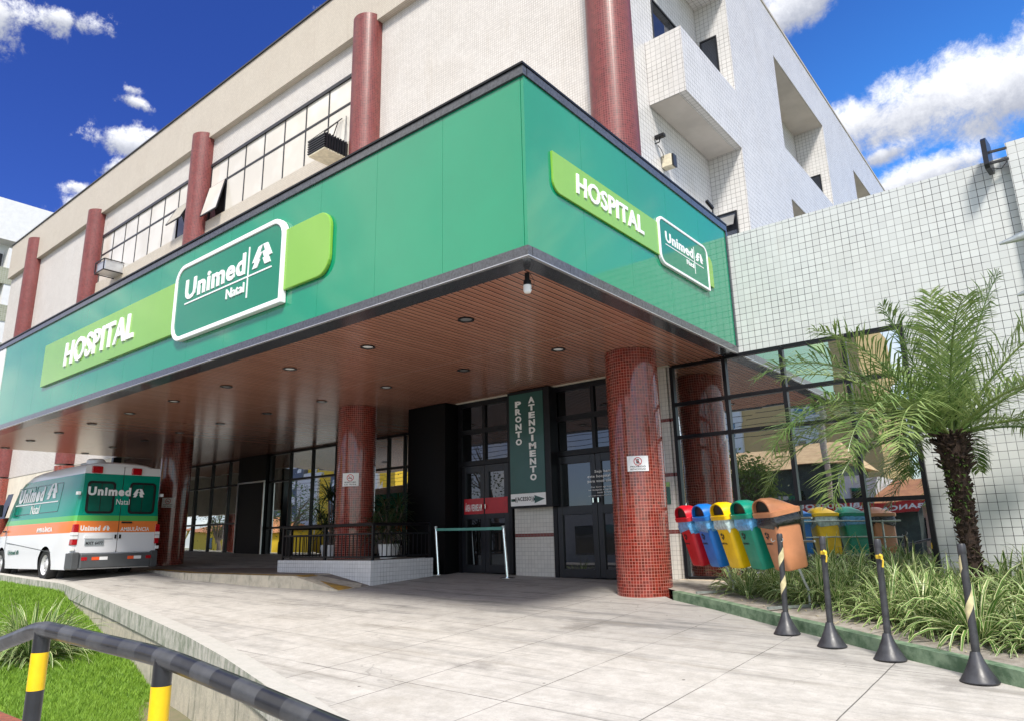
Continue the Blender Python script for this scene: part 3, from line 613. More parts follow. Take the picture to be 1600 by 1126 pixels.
# ribbon windows
def ribbon(xr, xl, zt, zs, open_i, rows=(10.68,), n=7, ang=12, part=.98):
    fr = MB(); y0 = YF - 0.045; w = 0.05; step = (xr - xl) / n
    fr.box(xl, xr, y0 - .03, YF, zt - .10, zt); fr.box(xl, xl + w, y0, YF, zs, zt - .1); fr.box(xr - w, xr, y0, YF, zs, zt - .1)
    for z in rows: fr.box(xl + w, xr - w, y0, YF, z - .03, z + .03)
    for k in range(1, n):
        for za, zb in ((zs, rows[0] - .03), (rows[0] + .03, zt - .1)): fr.box(xl + k * step - .02, xl + k * step + .02, y0, YF, za, zb)
    fo = fr.build('window', 'dark_frame', HB)
    for k in range(n):
        a, b = xl + k * step + .02, xl + (k + 1) * step - .02
        if k == 0: a = xl + w
        if k == n - 1: b = xr - w
        MB().box(a, b, YF - .03, YF - .01, rows[0] + .03, zt - .1).build('pane', 'blind_glass', fo)
        if k == open_i:
            MB().box(a, b, YF - .02, YF - .008, zs, rows[0] - .03).build('pane', 'dark_pane', fo)
            L = rows[0] - .03 - zs; s_ = MB(); an = R(ang)
            s_.prism([(a - a, 0), (b - a, 0), (b - a, L * part), (0, L * part)], (a, YF - .06 - L * part * math.sin(an), rows[0] - .03 - L * part * math.cos(an)), X_, (0, math.sin(an), math.cos(an)), (0, -0.025, 0.01)); s_.build('open_sash', 'blind_glass', fo)
            s_ = MB(); P0 = Vector((a, YF - .075 - L * part * math.sin(an), rows[0] - .03 - L * part * math.cos(an))); P1 = Vector((a, YF - .075, rows[0] - .03))
            for q0, q1 in ((P0, P0 + X_ * (b - a)), (P0, P1), (P0 + X_ * (b - a), P1 + X_ * (b - a))): s_.bar(q0, q1, .04, .03)
            s_.build('sash_frame', 'dark_frame', fo)
        else: MB().box(a, b, YF - .03, YF - .01, zs, rows[0] - .03).build('pane', 'blind_glass', fo)
ribbon(-12.75, -19.72, 11.5, 9.60, 0); ribbon(-20.75, -27.75, 11.5, 9.60, 6, ang=24, part=.72)

# ground floor glazing on plane y = 10.99
YW = 10.99
GW = thing('glass_front', 'black framed mirror glass wall and doors under the canopy', 'glass wall', (-14, YW, -0.7))
RW = thing('side_wing', 'low wing of big pale square tiles with mirror window behind the palm', 'building wing', (-2, YW, -0.9))
MB().box(-5.38, -5.32, YW, YW + .3, -1.0, 2.8).build('return_wall', 'pillar_tile', RW)
MB().box(-4.0999, 6.0, YW, YW + 3.5, 2.82, 4.86).build('upper_wall', 'wing_tile', RW)
MB().box(-5.3, -4.1, YW + .05, YW + 3.5, 2.82, 4.80).build('hidden_wall', 'wing_tile', RW)
MB().box(-1.70, 6.0, YW, YW + 3.5, -1.2, 2.8195).build('lower_wall', 'wing_tile', RW)
MB().box(-0.13, 6.0, YW - 0.14, YW - .001, -1.2, 4.99).build('pilaster', 'wing_tile', RW)
MB().box(-5.32, -1.70, YW + .12, YW + 3.5, -1.2, -0.70).build('base_wall', 'wing_tile', RW)
MB().box(-5.38, -1.70, 10.62, YW + .1, -1.2, -0.715).build('plinth', 'plinth_tile', RW, bevel=0.01)
def glazing(parent, xs, zs, glass, w=0.06, y=YW, lw=None):
    fr = MB()
    for i, x in enumerate(xs): fr.box(x - w / 2, x + w / 2, y - .05, y + .06, zs[0], zs[-1])
    for z in zs:
        for a, b in zip(xs, xs[1:]): fr.box(a + w / 2, b - w / 2, y - .045, y + .055, z - w / 2, z + w / 2)
    wi = fr.build('window', 'black_metal', parent)
    rnd = random.Random(int(abs(xs[0]) * 10))
    for a, b in zip(xs, xs[1:]):
        for c, d in zip(zs, zs[1:]):
            p = MB(); e = [rnd.uniform(-.0030, .0030) for _ in range(4)]
            k = p.addv([(a + w / 2, y + e[0], c + w / 2), (b - w / 2, y + e[1], c + w / 2), (b - w / 2, y + e[2], d - w / 2), (a + w / 2, y + e[3], d - w / 2), (a + w / 2, y + .02, c + w / 2), (b - w / 2, y + .02, c + w / 2), (b - w / 2, y + .02, d - w / 2), (a + w / 2, y + .02, d - w / 2)])
            p.face((k, k + 1, k + 2, k + 3)); p.face((k + 7, k + 6, k + 5, k + 4)); p.build('pane', glass, wi)
    return wi
glazing(RW, [-5.29, -4.35, -3.42, -2.50, -1.73], [-0.70, 0.40, 1.56, 2.12, 2.78], 'mirror_glass')
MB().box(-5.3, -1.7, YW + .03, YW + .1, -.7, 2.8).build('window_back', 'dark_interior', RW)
MB().box(-5.92, -5.40, YW - .02, YW + .4, gz(-5.6, YW) - .1, 2.80).build('tiled_pillar', 'pillar_tile', GW)
MB().box(-8.83, -7.90, YW - .02, YW + .4, gz(-8.3, YW) - .1, 2.80).build('tiled_pillar', 'pillar_tile', GW)
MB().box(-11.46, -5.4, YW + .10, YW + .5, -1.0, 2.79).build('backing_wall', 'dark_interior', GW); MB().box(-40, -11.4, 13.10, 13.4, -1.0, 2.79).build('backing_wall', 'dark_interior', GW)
MB().box(-10.3, -5.3, 10.86, 10.925, 2.785, 2.799).build('head_trim', 'cream_paint', GW)
# door pairs
def door(x0, x1, zt, leaves, parent, glass, kick=0.45, label=None):
    zb = gz((x0 + x1) / 2, YW) + .01; fr = MB(); w = .09
    fr.box(x0, x0 + w, YW - .06, YW + .05, zb, 2.79); fr.box(x1 - w, x1, YW - .06, YW + .05, zb, 2.79)
    for z in (zt, 2.16, 2.74): fr.box(x0 + w, x1 - w, YW - .06, YW + .05, z - .05, z + .05)
    xm = (x0 + x1) / 2
    for a, b in ((zt + .05, 2.11), (2.21, 2.69)): fr.box(xm - .035, xm + .035, YW - .055, YW + .05, a, b)
    d = fr.build('door_frame', 'black_metal', parent)
    for a, b in ((x0 + w, xm - .035), (xm + .035, x1 - w)):
        for c, e in ((zt + .05, 2.11), (2.21, 2.69)): MB().box(a, b, YW - .01, YW + .01, c, e).build('transom_pane', 'mirror_glass' if glass != 'dim_glass' else 'dim_glass', d)
    st = (x1 - x0 - 2 * w) / leaves
    for k in range(leaves):
        a = x0 + w + k * st + .004; b = a + st - .008; lf = MB(); s_ = .11; y0 = YW - .05
        lf.box(a, a + s_, y0, YW + .02, zb + .01, zt - .055); lf.box(b - s_, b, y0, YW + .02, zb + .01, zt - .055)
        for z0, z1 in ((zb + .01, zb + .16), (kick - .08, kick + .08), (zt - .20, zt - .055)): lf.box(a + s_, b - s_, y0, YW + .02, z0, z1)
        lo_ = lf.build('door_leaf', 'dark_frame', parent, bevel=.006)
        MB().box(a + s_, b - s_, YW - .015, YW, zb + .16, kick - .08).build('lower_pane', glass, lo_); MB().box(a + s_, b - s_, YW - .015, YW, kick + .08, zt - .20).build('upper_pane', glass, lo_)
        MB().tube([(b - .05 if k == 0 else a + .05, YW - .09, kick + .12), (b - .05 if k == 0 else a + .05, YW - .09, kick + .2)], .02, 8).build('handle', 'chrome', lo_)
    return d
door(-10.30, -8.86, 1.50, 2, GW, 'dim_glass')
door(-7.88, -5.94, 1.50, 2, GW, 'dim_glass')
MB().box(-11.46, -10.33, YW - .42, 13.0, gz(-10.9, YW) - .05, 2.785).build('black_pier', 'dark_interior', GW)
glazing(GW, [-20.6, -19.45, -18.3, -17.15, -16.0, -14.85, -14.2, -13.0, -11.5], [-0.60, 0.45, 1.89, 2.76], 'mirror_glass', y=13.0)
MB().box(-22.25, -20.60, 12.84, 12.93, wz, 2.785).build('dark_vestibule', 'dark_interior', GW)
glazing(GW, [-25.3, -24.2, -23.05, -22.3], [-0.60, 0.65, 1.92, 2.76], 'mirror_glass', y=13.0)
glazing(GW, [-28.9, -27.7, -26.5, -25.36], [-0.60, 0.65, 1.92, 2.76], 'mirror_glass', y=13.0)
fr = MB()
for x in (-22.18, -20.62): fr.box(x - .02, x + .02, 12.80, 12.835, wz, 1.90)
fr.box(-22.20, -20.60, 12.80, 12.835, 1.901, 1.945); fr.build('vestibule_trim', 'aluminium', GW)
# cream wing far left seen below the canopy
MB().box(-35.0, -24.6, 9.8, 10.1, 1.2, 2.8095).build('far_cream_wall', 'cream_paint', HB)
MB().box(-24.59, -24.45, 9.7, 9.95, -1, 2.79).build('far_pier', 'dark_frame', GW)
# door lettering
m_ = MB(); m_.box(-10.13, -9.60, YW - .0605, YW - .0535, 0.47, 0.78); m_.box(-9.56, -8.97, YW - .0605, YW - .0535, 0.47, 0.78)
rb = m_.build('red_door_sign', 'red_band', label='red sticker band across the glass doors reading ÁREA VERMELHA', cat='sign')
t_ = MB(); add_text(t_, 'ÁREA VERMELHA', (-10.10, YW - .062, .53), X_, Z_, (0, -.002, 0), .46, .17, .02); t_.build('lettering', 'flat_white', rb)
t_ = MB()
for k, (s_, w) in enumerate((('Seja bem-vindo,', .62), ('este hospital é exclusivo', .94), ('para você cliente Unimed', .94))): add_text(t_, s_, (-7.08 + (.94 - w) / 2, YW - .062, 1.08 - k * .085), X_, Z_, (0, -.002, 0), w, .062, .012)
for k, (s_, w) in enumerate((('Por favor apresente sua carteira', .80), ('na recepção e aguarde o atendimento', .92), ('com a nossa equipe', .56))): add_text(t_, s_, (-7.08 + (.94 - w) / 2, YW - .062, .82 - k * .05), X_, Z_, (0, -.002, 0), w, .036, .005)
t_.box(-7.08, -6.14, YW - .064, YW - .062, .685, .690); t_.build('door_lettering', 'flat_white', label='small white lettering on the dark glass door beside the thick column', cat='lettering')

# ================================================================== CANOPY
CN = thing('entrance_canopy', 'deep green entrance canopy with black trim and brown plank ceiling', 'canopy', (-12, 8, 2.8))
X1, X0, Y0 = -4.10, -24.3, 5.41
MB().box(X0, X1 - .25, Y0 + .30, 13.2, 2.8, 2.84).build('soffit', 'soffit_planks', CN); MB().box(-29.5, X0 - .03, 10.3, 13.2, 2.803, 2.84).build('soffit', 'soffit_planks', CN)
def panels(x0, x1, n, const, axis, z0, z1, mat_, name, gap=.004, th=.04):
    m_ = MB(); st = (x1 - x0) / n
    for k in range(n):
        a, b = x0 + k * st + gap / 2, x0 + (k + 1) * st - gap / 2
        if axis == 'y': m_.box(a, b, const, const + th, z0, z1)
        else: m_.box(const - th, const, a, b, z0, z1)
    return m_.build(name, mat_, CN)
panels(-20.8, X1 - .045, 14, Y0, 'y', 2.92, 4.93, 'green_panel', 'front_fascia')
panels(Y0 + .001, 10.93, 5, X1, 'x', 2.92, 4.93, 'green_panel', 'side_fascia')
MB().box(X0, -20.81, Y0 - .01, Y0 + .06, 2.92, 4.93).build('end_panel', 'white_wall', CN)
panels(X0, X1 + .02, 26, Y0 - .03, 'y', 4.935, 5.045, 'granite', 'top_trim', .005, .07); panels(Y0 + .05, YW - .005, 8, X1 + .02, 'x', 4.935, 5.045, 'granite', 'top_trim', .005, .07)
m_ = MB(); m_.box(X0, X1 + .03, Y0 - .05, Y0 + .1, 5.048, 5.075); m_.box(X1 - .1, X1 + .03, Y0 + .101, YW - .004, 5.048, 5.075); m_.build('cap', 'black_metal', CN)
panels(X0, X1 + .015, 26, Y0 - .015, 'y', 2.806, 2.915, 'granite', 'lower_trim', .005, .07); panels(Y0 + .06, YW - .005, 8, X1 + .015, 'x', 2.806, 2.915, 'granite', 'lower_trim', .005, .07)
m_ = MB(); m_.box(X0, X1 + .02, Y0 - .02, Y0 + .02, 2.795, 2.805); m_.box(X1 - .02, X1 + .02, Y0 + .021, YW - .005, 2.795, 2.805); m_.build('metal_edge', 'aluminium', CN)
m_ = MB(); m_.box(X0, X1 - .015, Y0 + .021, Y0 + .295, 2.797, 2.812); m_.box(X1 - .245, X1 - .021, Y0 + .296, YW - .005, 2.797, 2.812); m_.build('dark_underside', 'granite', CN)
MB().box(X1 - .035, X1 + .022, 10.935, YW - .003, 2.92, 4.93).build('end_trim', 'granite', CN)
MB().box(X0, X1 - .05, Y0 + .05, YF - .5, 4.95, 5.04).build('roof', 'plaster', CN)
MB().box(X0 - .02, X0, Y0 + .05, YW - .1, 2.80, 4.94).build('end_wall', 'plaster', CN)
# downlights
dl = None
for r_ in (6.58, 8.68):
    for k in range(10):
        x = -6.05 - 1.995 * k
        if r_ > 8 and k == 3 and False: continue
        m_ = MB(); m_.lathe(x, r_, [(.10, 2.800), (.112, 2.792), (.112, 2.785), (.085, 2.785), (.080, 2.798)], 20, caps=False)
        d = m_.build('downlight', 'dark_frame', CN, smooth=True)
        m_ = MB(); m_.lathe(x, r_, [(.080, 2.796), (.05, 2.79), (.01, 2.788)], 16); m_.build('lens', 'flat_white' if (k * 7 + int(r_)) % 3 else 'aluminium', d, smooth=True)
# ---------------- fascia signs
def fascia_sign(name, label, org, u, n, L, lime, box, hosp, un, natal, lines, emb, rl, rb_):
    """all sizes along u and z in metres; n = outward normal"""
    s_ = thing(name, label, 'sign', org); u = Vector(u); n = Vector(n)
    P = lambda a, z, d=0: Vector((org[0], org[1], 0)) + u * a + Z_ * z + n * d
    m_ = MB(); m_.prism(rrect(lime[0], lime[1], lime[2], lime[3], rl), P(0, 0, .002), u, Z_, n * L * .055); m_.build('lime_panel', 'lime_panel', s_, bevel=.012 * L)
    o_ = rrect(box[0], box[1], box[2], box[3], rb_); w = .075 * L; i_ = rrect(box[0] + w, box[1] - w, box[2] + w, box[3] - w, [max(0.0, r_ - w * .8) for r_ in rb_])
    bm_ = rrect(box[0] + w * .5, box[1] - w * .5, box[2] + w * .5, box[3] - w * .5, [max(0.0, r_ - w * .4) for r_ in rb_])
    MB().prism(bm_, P(0, 0, .004), u, Z_, n * (L * .068)).build('green_box', 'box_green', s_)
    MB().ring(o_, i_, P(0, 0, .003), u, Z_, n * (L * .09)).build('white_frame', 'sign_white', s_, bevel=.012 * L)
    m_ = MB(); add_text(m_, 'HOSPITAL', P(hosp[0], hosp[2], L * .057), u, Z_, n * (.028 * L), hosp[1] - hosp[0], hosp[3] - hosp[2], .022, .04); m_.build('hospital_letters', 'sign_white', s_)
    m_ = MB(); add_text(m_, 'Unimed', P(un[0], un[2], L * .070), u, Z_, n * (.016 * L), un[1] - un[0], un[3] - un[2], .028)
    add_text(m_, 'Natal', P(natal[0], natal[2], L * .070), u, Z_, n * (.02 * L), natal[1] - natal[0], natal[3] - natal[2], 0.0)
    m_.build('name_letters', 'sign_white', s_)
    m_ = MB(); lw = .012 * L
    m_.prism([(lines[0], lines[2] - lw), (lines[1], lines[2] - lw), (lines[1], lines[2] + lw), (lines[0], lines[2] + lw)], P(0, 0, L * .069), u, Z_, n * .012 * L)
    m_.prism([(lines[3] - lw, lines[4]), (lines[3] + lw, lines[4]), (lines[3] + lw, lines[5]), (lines[3] - lw, lines[5])], P(0, 0, L * .070), u, Z_, n * .012 * L); m_.build('thin_rules', 'sign_white', s_)
    m_ = MB(); emblem(m_, P(emb[0], emb[2], L * .070), u, Z_, n * (.016 * L), emb[1] - emb[0], emb[3] - emb[2]); m_.build('emblem', 'sign_white', s_)
    return s_
fx = 17.8
fascia_sign('hospital_sign', 'larger hospital sign on the long front of the green canopy', (-17.8, Y0, 3.2), (1, 0, 0), (0, -1, 0), 1.0,
            (0.0, 17.8 - 7.40, 3.46, 4.40), (17.8 - 11.70, 17.8 - 8.44, 3.28, 4.63), (17.8 - 16.50, 17.8 - 13.22, 3.70, 4.21), (17.8 - 11.32, 17.8 - 9.47, 3.96, 4.32), (17.8 - 9.97, 17.8 - 9.46, 3.67, 3.83),
            (17.8 - 11.32, 17.8 - 8.75, 3.90, 17.8 - 9.38, 3.56, 4.38), (17.8 - 9.27, 17.8 - 8.75, 3.98, 4.32), (0, .26, .26, 0.0), (.3, .3, 0.01, .3))
fascia_sign('hospital_sign', 'smaller hospital sign on the short right side of the green canopy', (X1, 5.87, 3.5), (0, 1, 0), (1, 0, 0), 0.52,
            (0.0, 4.32, 3.71, 4.20), (2.49, 4.12, 3.60, 4.32), (.46, 2.06, 3.85, 4.11), (2.69, 3.58, 3.97, 4.13), (3.34, 3.58, 3.82, 3.90),
            (2.68, 3.94, 3.93, 3.62, 3.75, 4.18), (3.67, 3.93, 3.98, 4.13), (0.0, .12, .01, .14), (.13, .15, .01, .15))

# ================================================================== SIGNS
ps = thing('hanging_sign', 'tall dark green sign box reading PRONTO ATENDIMENTO with arrow', 'sign', (-8.2, 10.8, 1.6))
MB().box(-8.74, -7.72, 10.70, 10.965, .53, 2.78).build('sign_case', 'black_metal', ps, bevel=.01)
MB().box(-8.69, -7.86, 10.690, 10.699, .80, 2.72).build('green_face', 'dark_green_sign', ps); MB().box(-8.69, -7.86, 10.690, 10.699, .57, .796).build('arrow_panel', 'flat_white', ps)
m_ = MB()
def stack(txt, xc, ztop, pitch, w, h):
    for i, ch in enumerate(txt):
        ww = w * (.35 if ch == 'I' else 1.15 if ch == 'M' else 1); add_text(m_, ch, (xc - ww / 2, 10.689, ztop - h - i * pitch), X_, Z_, (0, -.004, 0), ww, h, .05)
stack('PRONTO', -8.46, 2.58, .148, .15, .122); stack('ATENDIMENTO', -8.13, 2.63, .148, .15, .122)
m_.build('letters', 'flat_white', ps)
m_ = MB(); m_.prism([(0, .07), (.04, .07), (.07, .10), (.56, .12), (.56, .17), (.80, .095), (.56, .02), (.56, .07), (.07, .09), (.04, .12), (0, .12)], (-8.68, 10.689, .585), X_, Z_, (0, -.002, 0)); m_.build('arrow', 'dark_green_sign', ps)
m_ = MB(); m_.box(-8.57, -8.14, 10.684, 10.6865, .62, .75); m_.build('arrow_patch', 'flat_white', ps); m_ = MB(); add_text(m_, '((ACESSO))', (-8.58, 10.683, .635), X_, Z_, (0, -.002, 0), .45, .10, .03); m_.build('access_letters', 'ink', ps)
def curved_sign(cx, cy, r_, ang, zc, w, h, icon, name_label, lines):
    """small plate bent round a column"""
    s_ = thing('small_sign', name_label, 'sign', (cx + r_ * math.cos(ang), cy + r_ * math.sin(ang), zc)); m_ = MB(); n = 8; rr = r_ + .006
    for k in range(n + 1):
        a = ang - w / 2 / r_ + w / r_ * k / n; m_.v += [(cx + q * math.cos(a), cy + q * math.sin(a), z) for q in (rr, rr + .005) for z in (zc - h / 2, zc + h / 2)]
    for k in range(n): b = 4 * k; c = b + 4; m_.face((b + 2, c + 2, c + 3, b + 3)); m_.face((b, b + 1, c + 1, c)); m_.face((b + 1, b + 3, c + 3, c + 1)); m_.face((b, c, c + 2, b + 2))
    m_.face((0, 2, 3, 1)); m_.face((4 * n, 4 * n + 1, 4 * n + 3, 4 * n + 2)); m_.build('plate', 'flat_white', s_)
    nrm = Vector((math.cos(ang), math.sin(ang), 0)); u = Z_.cross(nrm); o = Vector((cx, cy, 0)) + nrm * (rr + .007)
    def wrap(mm):
        for i, p in enumerate(mm.v):
            d = (Vector(p) - Vector((cx, cy, 0))); uu = d.dot(u); dd = d.dot(nrm) - rr; a = ang + uu / rr; mm.v[i] = (cx + (rr + dd) * math.cos(a), cy + (rr + dd) * math.sin(a), p[2])
        return mm
    R0 = h * .27; zc2 = zc + h * .14
    m_ = MB(); m_.ring([(R0 * math.cos(a), R0 * math.sin(a)) for a in [i * math.tau / 24 for i in range(24)]], [(R0 * .82 * math.cos(a), R0 * .82 * math.sin(a)) for a in [i * math.tau / 24 for i in range(24)]], o + Z_ * zc2, u, Z_, nrm * .001)
    m_.prism([(-R0 * .6, R0 * .5), (-R0 * .5, R0 * .6), (R0 * .6, -R0 * .5), (R0 * .5, -R0 * .6)], o + Z_ * zc2 + nrm * .0025, u, Z_, nrm * .0012); wrap(m_).build('ring', 'red_ring', s_)
    m_ = MB()
    if icon == 'E': add_text(m_, 'E', o + Z_ * (zc2 - R0 * .5) - u * R0 * .35 + nrm * .0005, u, Z_, nrm * .001, R0 * .7, R0 * 1.0, .05)
    else:
        m_.prism([(-R0 * .6, -R0 * .2), (R0 * .5, -R0 * .2), (R0 * .5, 0), (-R0 * .6, 0)], o + Z_ * zc2, u, Z_, nrm * .001); m_.prism([(R0 * .1, .02), (R0 * .2, .02), (R0 * .5, R0 * .5), (R0 * .35, R0 * .5)], o + Z_ * zc2, u, Z_, nrm * .001)
    for i, tx in enumerate(lines): add_text(m_, tx, o + Z_ * (zc - h * (.25 + .17 * i)) - u * w * .36, u, Z_, nrm * .001, w * .72, h * .10, .01)
    wrap(m_).build('print', 'ink', s_)
curved_sign(COLX[0], 9.72, .41, math.atan2(-9.72, 5.38) + .03, 1.02, .31, .225, 'E', 'white sign on the nearest round column with a barred letter E', ('PROIBIDO', 'ESTACIONAR'))
curved_sign(COLX[1], 9.72, .41, math.atan2(-9.72, 12.15) - .28, 1.23, .34, .27, 'S', 'white no smoking sign on the round column standing in the planter', ('PROIBIDO FUMAR', 'LEI 9294'))
curved_sign(COLX[2], 9.72, .41, math.atan2(-9.72, 20.2) - .30, 1.13, .34, .27, 'S', 'white no smoking sign on the dark column right of the ambulance', ('PROIBIDO FUMAR', 'LEI 9294'))
g_ = thing('notice_board', 'small green and lime notice on the tiled pillar behind the red bin', 'notice', (-5.6, YW - .03, .6))
MB().box(-5.64, -5.48, YW - .032, YW - .022, .48, .76).build('green_notice', 'deep_green', g_); MB().box(-5.64, -5.48, YW - .032, YW - .022, .763, .84).build('lime_notice', 'lime_panel', g_)
m_ = MB(); m_.box(-5.72, -5.53, YW - .034, YW - .022, 1.02, 1.36); m_.build('paper_notice', 'flat_white', label='small white notice above the green one on the tiled pillar', cat='notice')

# ================================================================== PLANTER WITH RAILING
pl = thing('planter_box', 'low white tiled planter box around the middle column', 'planter', (-12, 9.6, -.8))
fp = [(-10.40, 8.72), (-10.40, 10.30), (-10.9, 10.30), (-10.9, 10.98), (-14.2, 10.98), (-14.2, 9.5), (-13.35, 8.72)]
m_ = MB(); k = m_.addv([(x, y, -.36) for x, y in fp]); j = m_.addv([(x, y, -1.1) for x, y in fp]); n = len(fp)
m_.face([k + i for i in range(n)])
for i in range(n): m_.face((k + i, j + i, j + (i + 1) % n, k + (i + 1) % n))
m_.build('box_wall', 'planter_tile', pl)
ip = [(-10.52, 8.84), (-10.52, 10.2), (-11.0, 10.2), (-11.0, 10.9), (-14.1, 10.9), (-14.1, 9.55), (-13.3, 8.84)]
m_ = MB(); k = m_.addv([(x, y, -.356) for x, y in ip]); m_.face([k + i for i in range(len(ip))]); m_.build('pebbles', 'soil', pl)
rl = thing('railing', 'black metal railing with thin bars standing on the tiled planter', 'railing', (-12, 9, -.35))
rp = [(-10.45, 10.25), (-10.45, 8.80), (-13.30, 8.80), (-14.12, 9.55), (-14.12, 10.9)]; m_ = MB(); mp_ = MB(); mt = MB()
for (a, b), (c, d) in zip(rp, rp[1:]):
    mt.tube([(a, b, .29), (c, d, .29)], .03, 8); m_.bar((a, b, .12), (c, d, .12), .03); m_.bar((a, b, -.30), (c, d, -.30), .03); L = math.dist((a, b), (c, d)); nb = int(L / .11)
    for i in range(1, nb): q = i / nb; m_.bar((a + (c - a) * q, b + (d - b) * q, -.30), (a + (c - a) * q, b + (d - b) * q, .12), .014)
    for q in ([0, .5] if L > 1.6 else [0]): mp_.bar((a + (c - a) * q, b + (d - b) * q, -.36), (a + (c - a) * q, b + (d - b) * q, .29), .045)
mt.build('top_rail', 'black_metal', rl); m_.build('bars', 'black_metal', rl); mp_.build('posts', 'black_metal', rl)
def strap_leaf(mb, base, az, el, L, w, droop, n=5, fold=0.25, twist=0.0, uvs=True):
    d = Vector((math.cos(az) * math.cos(el), math.sin(az) * math.cos(el), math.sin(el))); side = Vector((-math.sin(az), math.cos(az), 0)); p = Vector(base); pts = []
    for i in range(n + 1):
        q = i / n; ww = w * (0.55 + 1.3 * q if q < .3 else 1.0 * (1 - ((q - .3) / .7) ** 2.2) * .94 + .03); pts.append((p.copy(), ww, d.copy()))
        d = (d + Vector((0, 0, -droop / n * (0.4 + 1.6 * q)))).normalized(); p = p + d * (L / n)
    idx = []
    for p, ww, d in pts:
        s_ = (side + Z_ * twist).normalized(); upv = s_.cross(d).normalized() * (-1 if s_.cross(d).z < 0 else 1); idx.append(mb.addv([p - s_ * ww / 2 + upv * ww * fold, p, p + s_ * ww / 2 + upv * ww * fold]))
    for i, (a, b) in enumerate(zip(idx, idx[1:])):
        q0, q1 = i / n, (i + 1) / n
        mb.face((a, a + 1, b + 1, b), [(0, q0), (.5, q0), (.5, q1), (0, q1)]); mb.face((a + 1, a + 2, b + 2, b + 1), [(.5, q0), (1, q0), (1, q1), (.5, q1)])
def potted(name, label, loc, hgt, seed, pot=True):
    rg = random.Random(seed); o = thing(name, label, 'plant', loc, group='dark potted plants behind the railing'); x, y, z = loc
    if pot: MB().lathe(x, y, [(.11, z), (.16, z + .24), (.17, z + .27), (.15, z + .27)], 20).build('pot', 'flat_white', o, smooth=True)
    st = MB(); lf = MB()
    for s_ in range(4):
        a = rg.random() * math.tau; top = Vector((x + math.cos(a) * rg.uniform(.05, .35), y + math.sin(a) * rg.uniform(.05, .3), z + hgt * rg.uniform(.55, 1.0)))
        st.tube([(x, y, z + .2), (x + (top.x - x) * .4, y + (top.y - y) * .4, z + hgt * .4), tuple(top)], .016, 6)
        for i in range(34):
            strap_leaf(lf, top - Z_ * rg.uniform(0, .25), rg.random() * math.tau, rg.uniform(-.3, 1.35), rg.uniform(.30, .52), .030, rg.uniform(.5, 1.6), 4)
    st.build('stem', 'wood_branch', o); lf.build('leaves', 'dark_leaf', o, fixn=False)
potted('potted_dracaena', 'dark spiky potted plant left of the middle column behind the railing', (-12.95, 9.75, -.35), 1.45, 1)
potted('potted_dracaena', 'leftmost dark spiky plant inside the planter railing', (-13.55, 10.1, -.35), 1.2, 2)
potted('potted_dracaena', 'dark spiky potted plant right of the middle column', (-11.35, 10.05, -.35), 1.35, 3)
potted('potted_dracaena', 'dark spiky plant beside the black pier in the planter', (-10.95, 9.55, -.35), 1.05, 4)

# ================================================================== VAN
vn = thing('ambulance_van', 'white ambulance van with green and orange stripes parked under the canopy', 'ambulance', (-20.5, 7.42, -.75))
VY = 7.42
prof = [(-.93, -.50), (-.955, -.25), (-.955, .35), (-.945, .66), (-.90, 1.15), (-.855, 1.62), (-.82, 1.76), (-.74, 1.86), (-.55, 1.92), (-.25, 1.95), (.25, 1.95), (.55, 1.92), (.74, 1.86), (.82, 1.76), (.855, 1.62), (.90, 1.15), (.945, .66), (.955, .35), (.955, -.25), (.93, -.50)]
secs = [(0, 1.90, .955), (.05, 1.93, .985), (.15, 1.95, 1.0), (1, 1.97, 1), (2, 1.97, 1), (3, 1.95, 1), (3.6, 1.90, 1), (4.0, 1.80, .99), (4.35, 1.62, .985), (4.75, 1.15, .97), (5.05, .68, .95), (5.5, .45, .90), (5.75, .10, .82)]
m_ = MB(); ks = []
for L, zt, wsc in secs:
    ks.append(m_.addv([(-18.0 - L, VY + y * wsc, (z if z < .2 else .2 + (z - .2) * (zt - .2) / 1.75) if z > -.4 else z + (.0 if L < 5.4 else .1)) for y, z in prof]))
for a, b in zip(ks, ks[1:]):
    for i in range(len(prof)): j = (i + 1) % len(prof); m_.face((a + i, a + j, b + j, b + i))
m_.face([ks[0] + i for i in range(len(prof))]); m_.face([ks[-1] + i for i in range(len(prof))][::-1])
body = m_.build('body', ['van_livery', 'rubber'], vn, smooth=True)
cut = MB()
for L in (1.55, 4.75): cut.prism([(.43 * math.cos(a), .43 * math.sin(a)) for a in [i * math.tau / 32 for i in range(32)]], (-18 - L, VY - 1.2, -.40), X_, Z_, (0, 2.4, 0))
cut.cur = 0; co = cut.build('cut', 'rubber'); bo = body.modifiers.new('b', 'BOOLEAN'); bo.operation = 'DIFFERENCE'; bo.object = co; bo.solver = 'EXACT'
bpy.context.view_layer.update(); me = bpy.data.meshes.new_from_object(body.evaluated_get(bpy.context.evaluated_depsgraph_get())); body.modifiers.clear(); body.data = me; bpy.data.objects.remove(co)
MB().box(-23.3, -18.3, VY - .80, VY + .80, -.46, -.30).build('underbody', 'rubber', vn)
m_ = MB()
for L in (1.55, 4.75):
    for s_ in (-1, 1): m_.lathe(0, 0, [(.44, -.02), (.44, .28)], 24); 
m_ = MB()
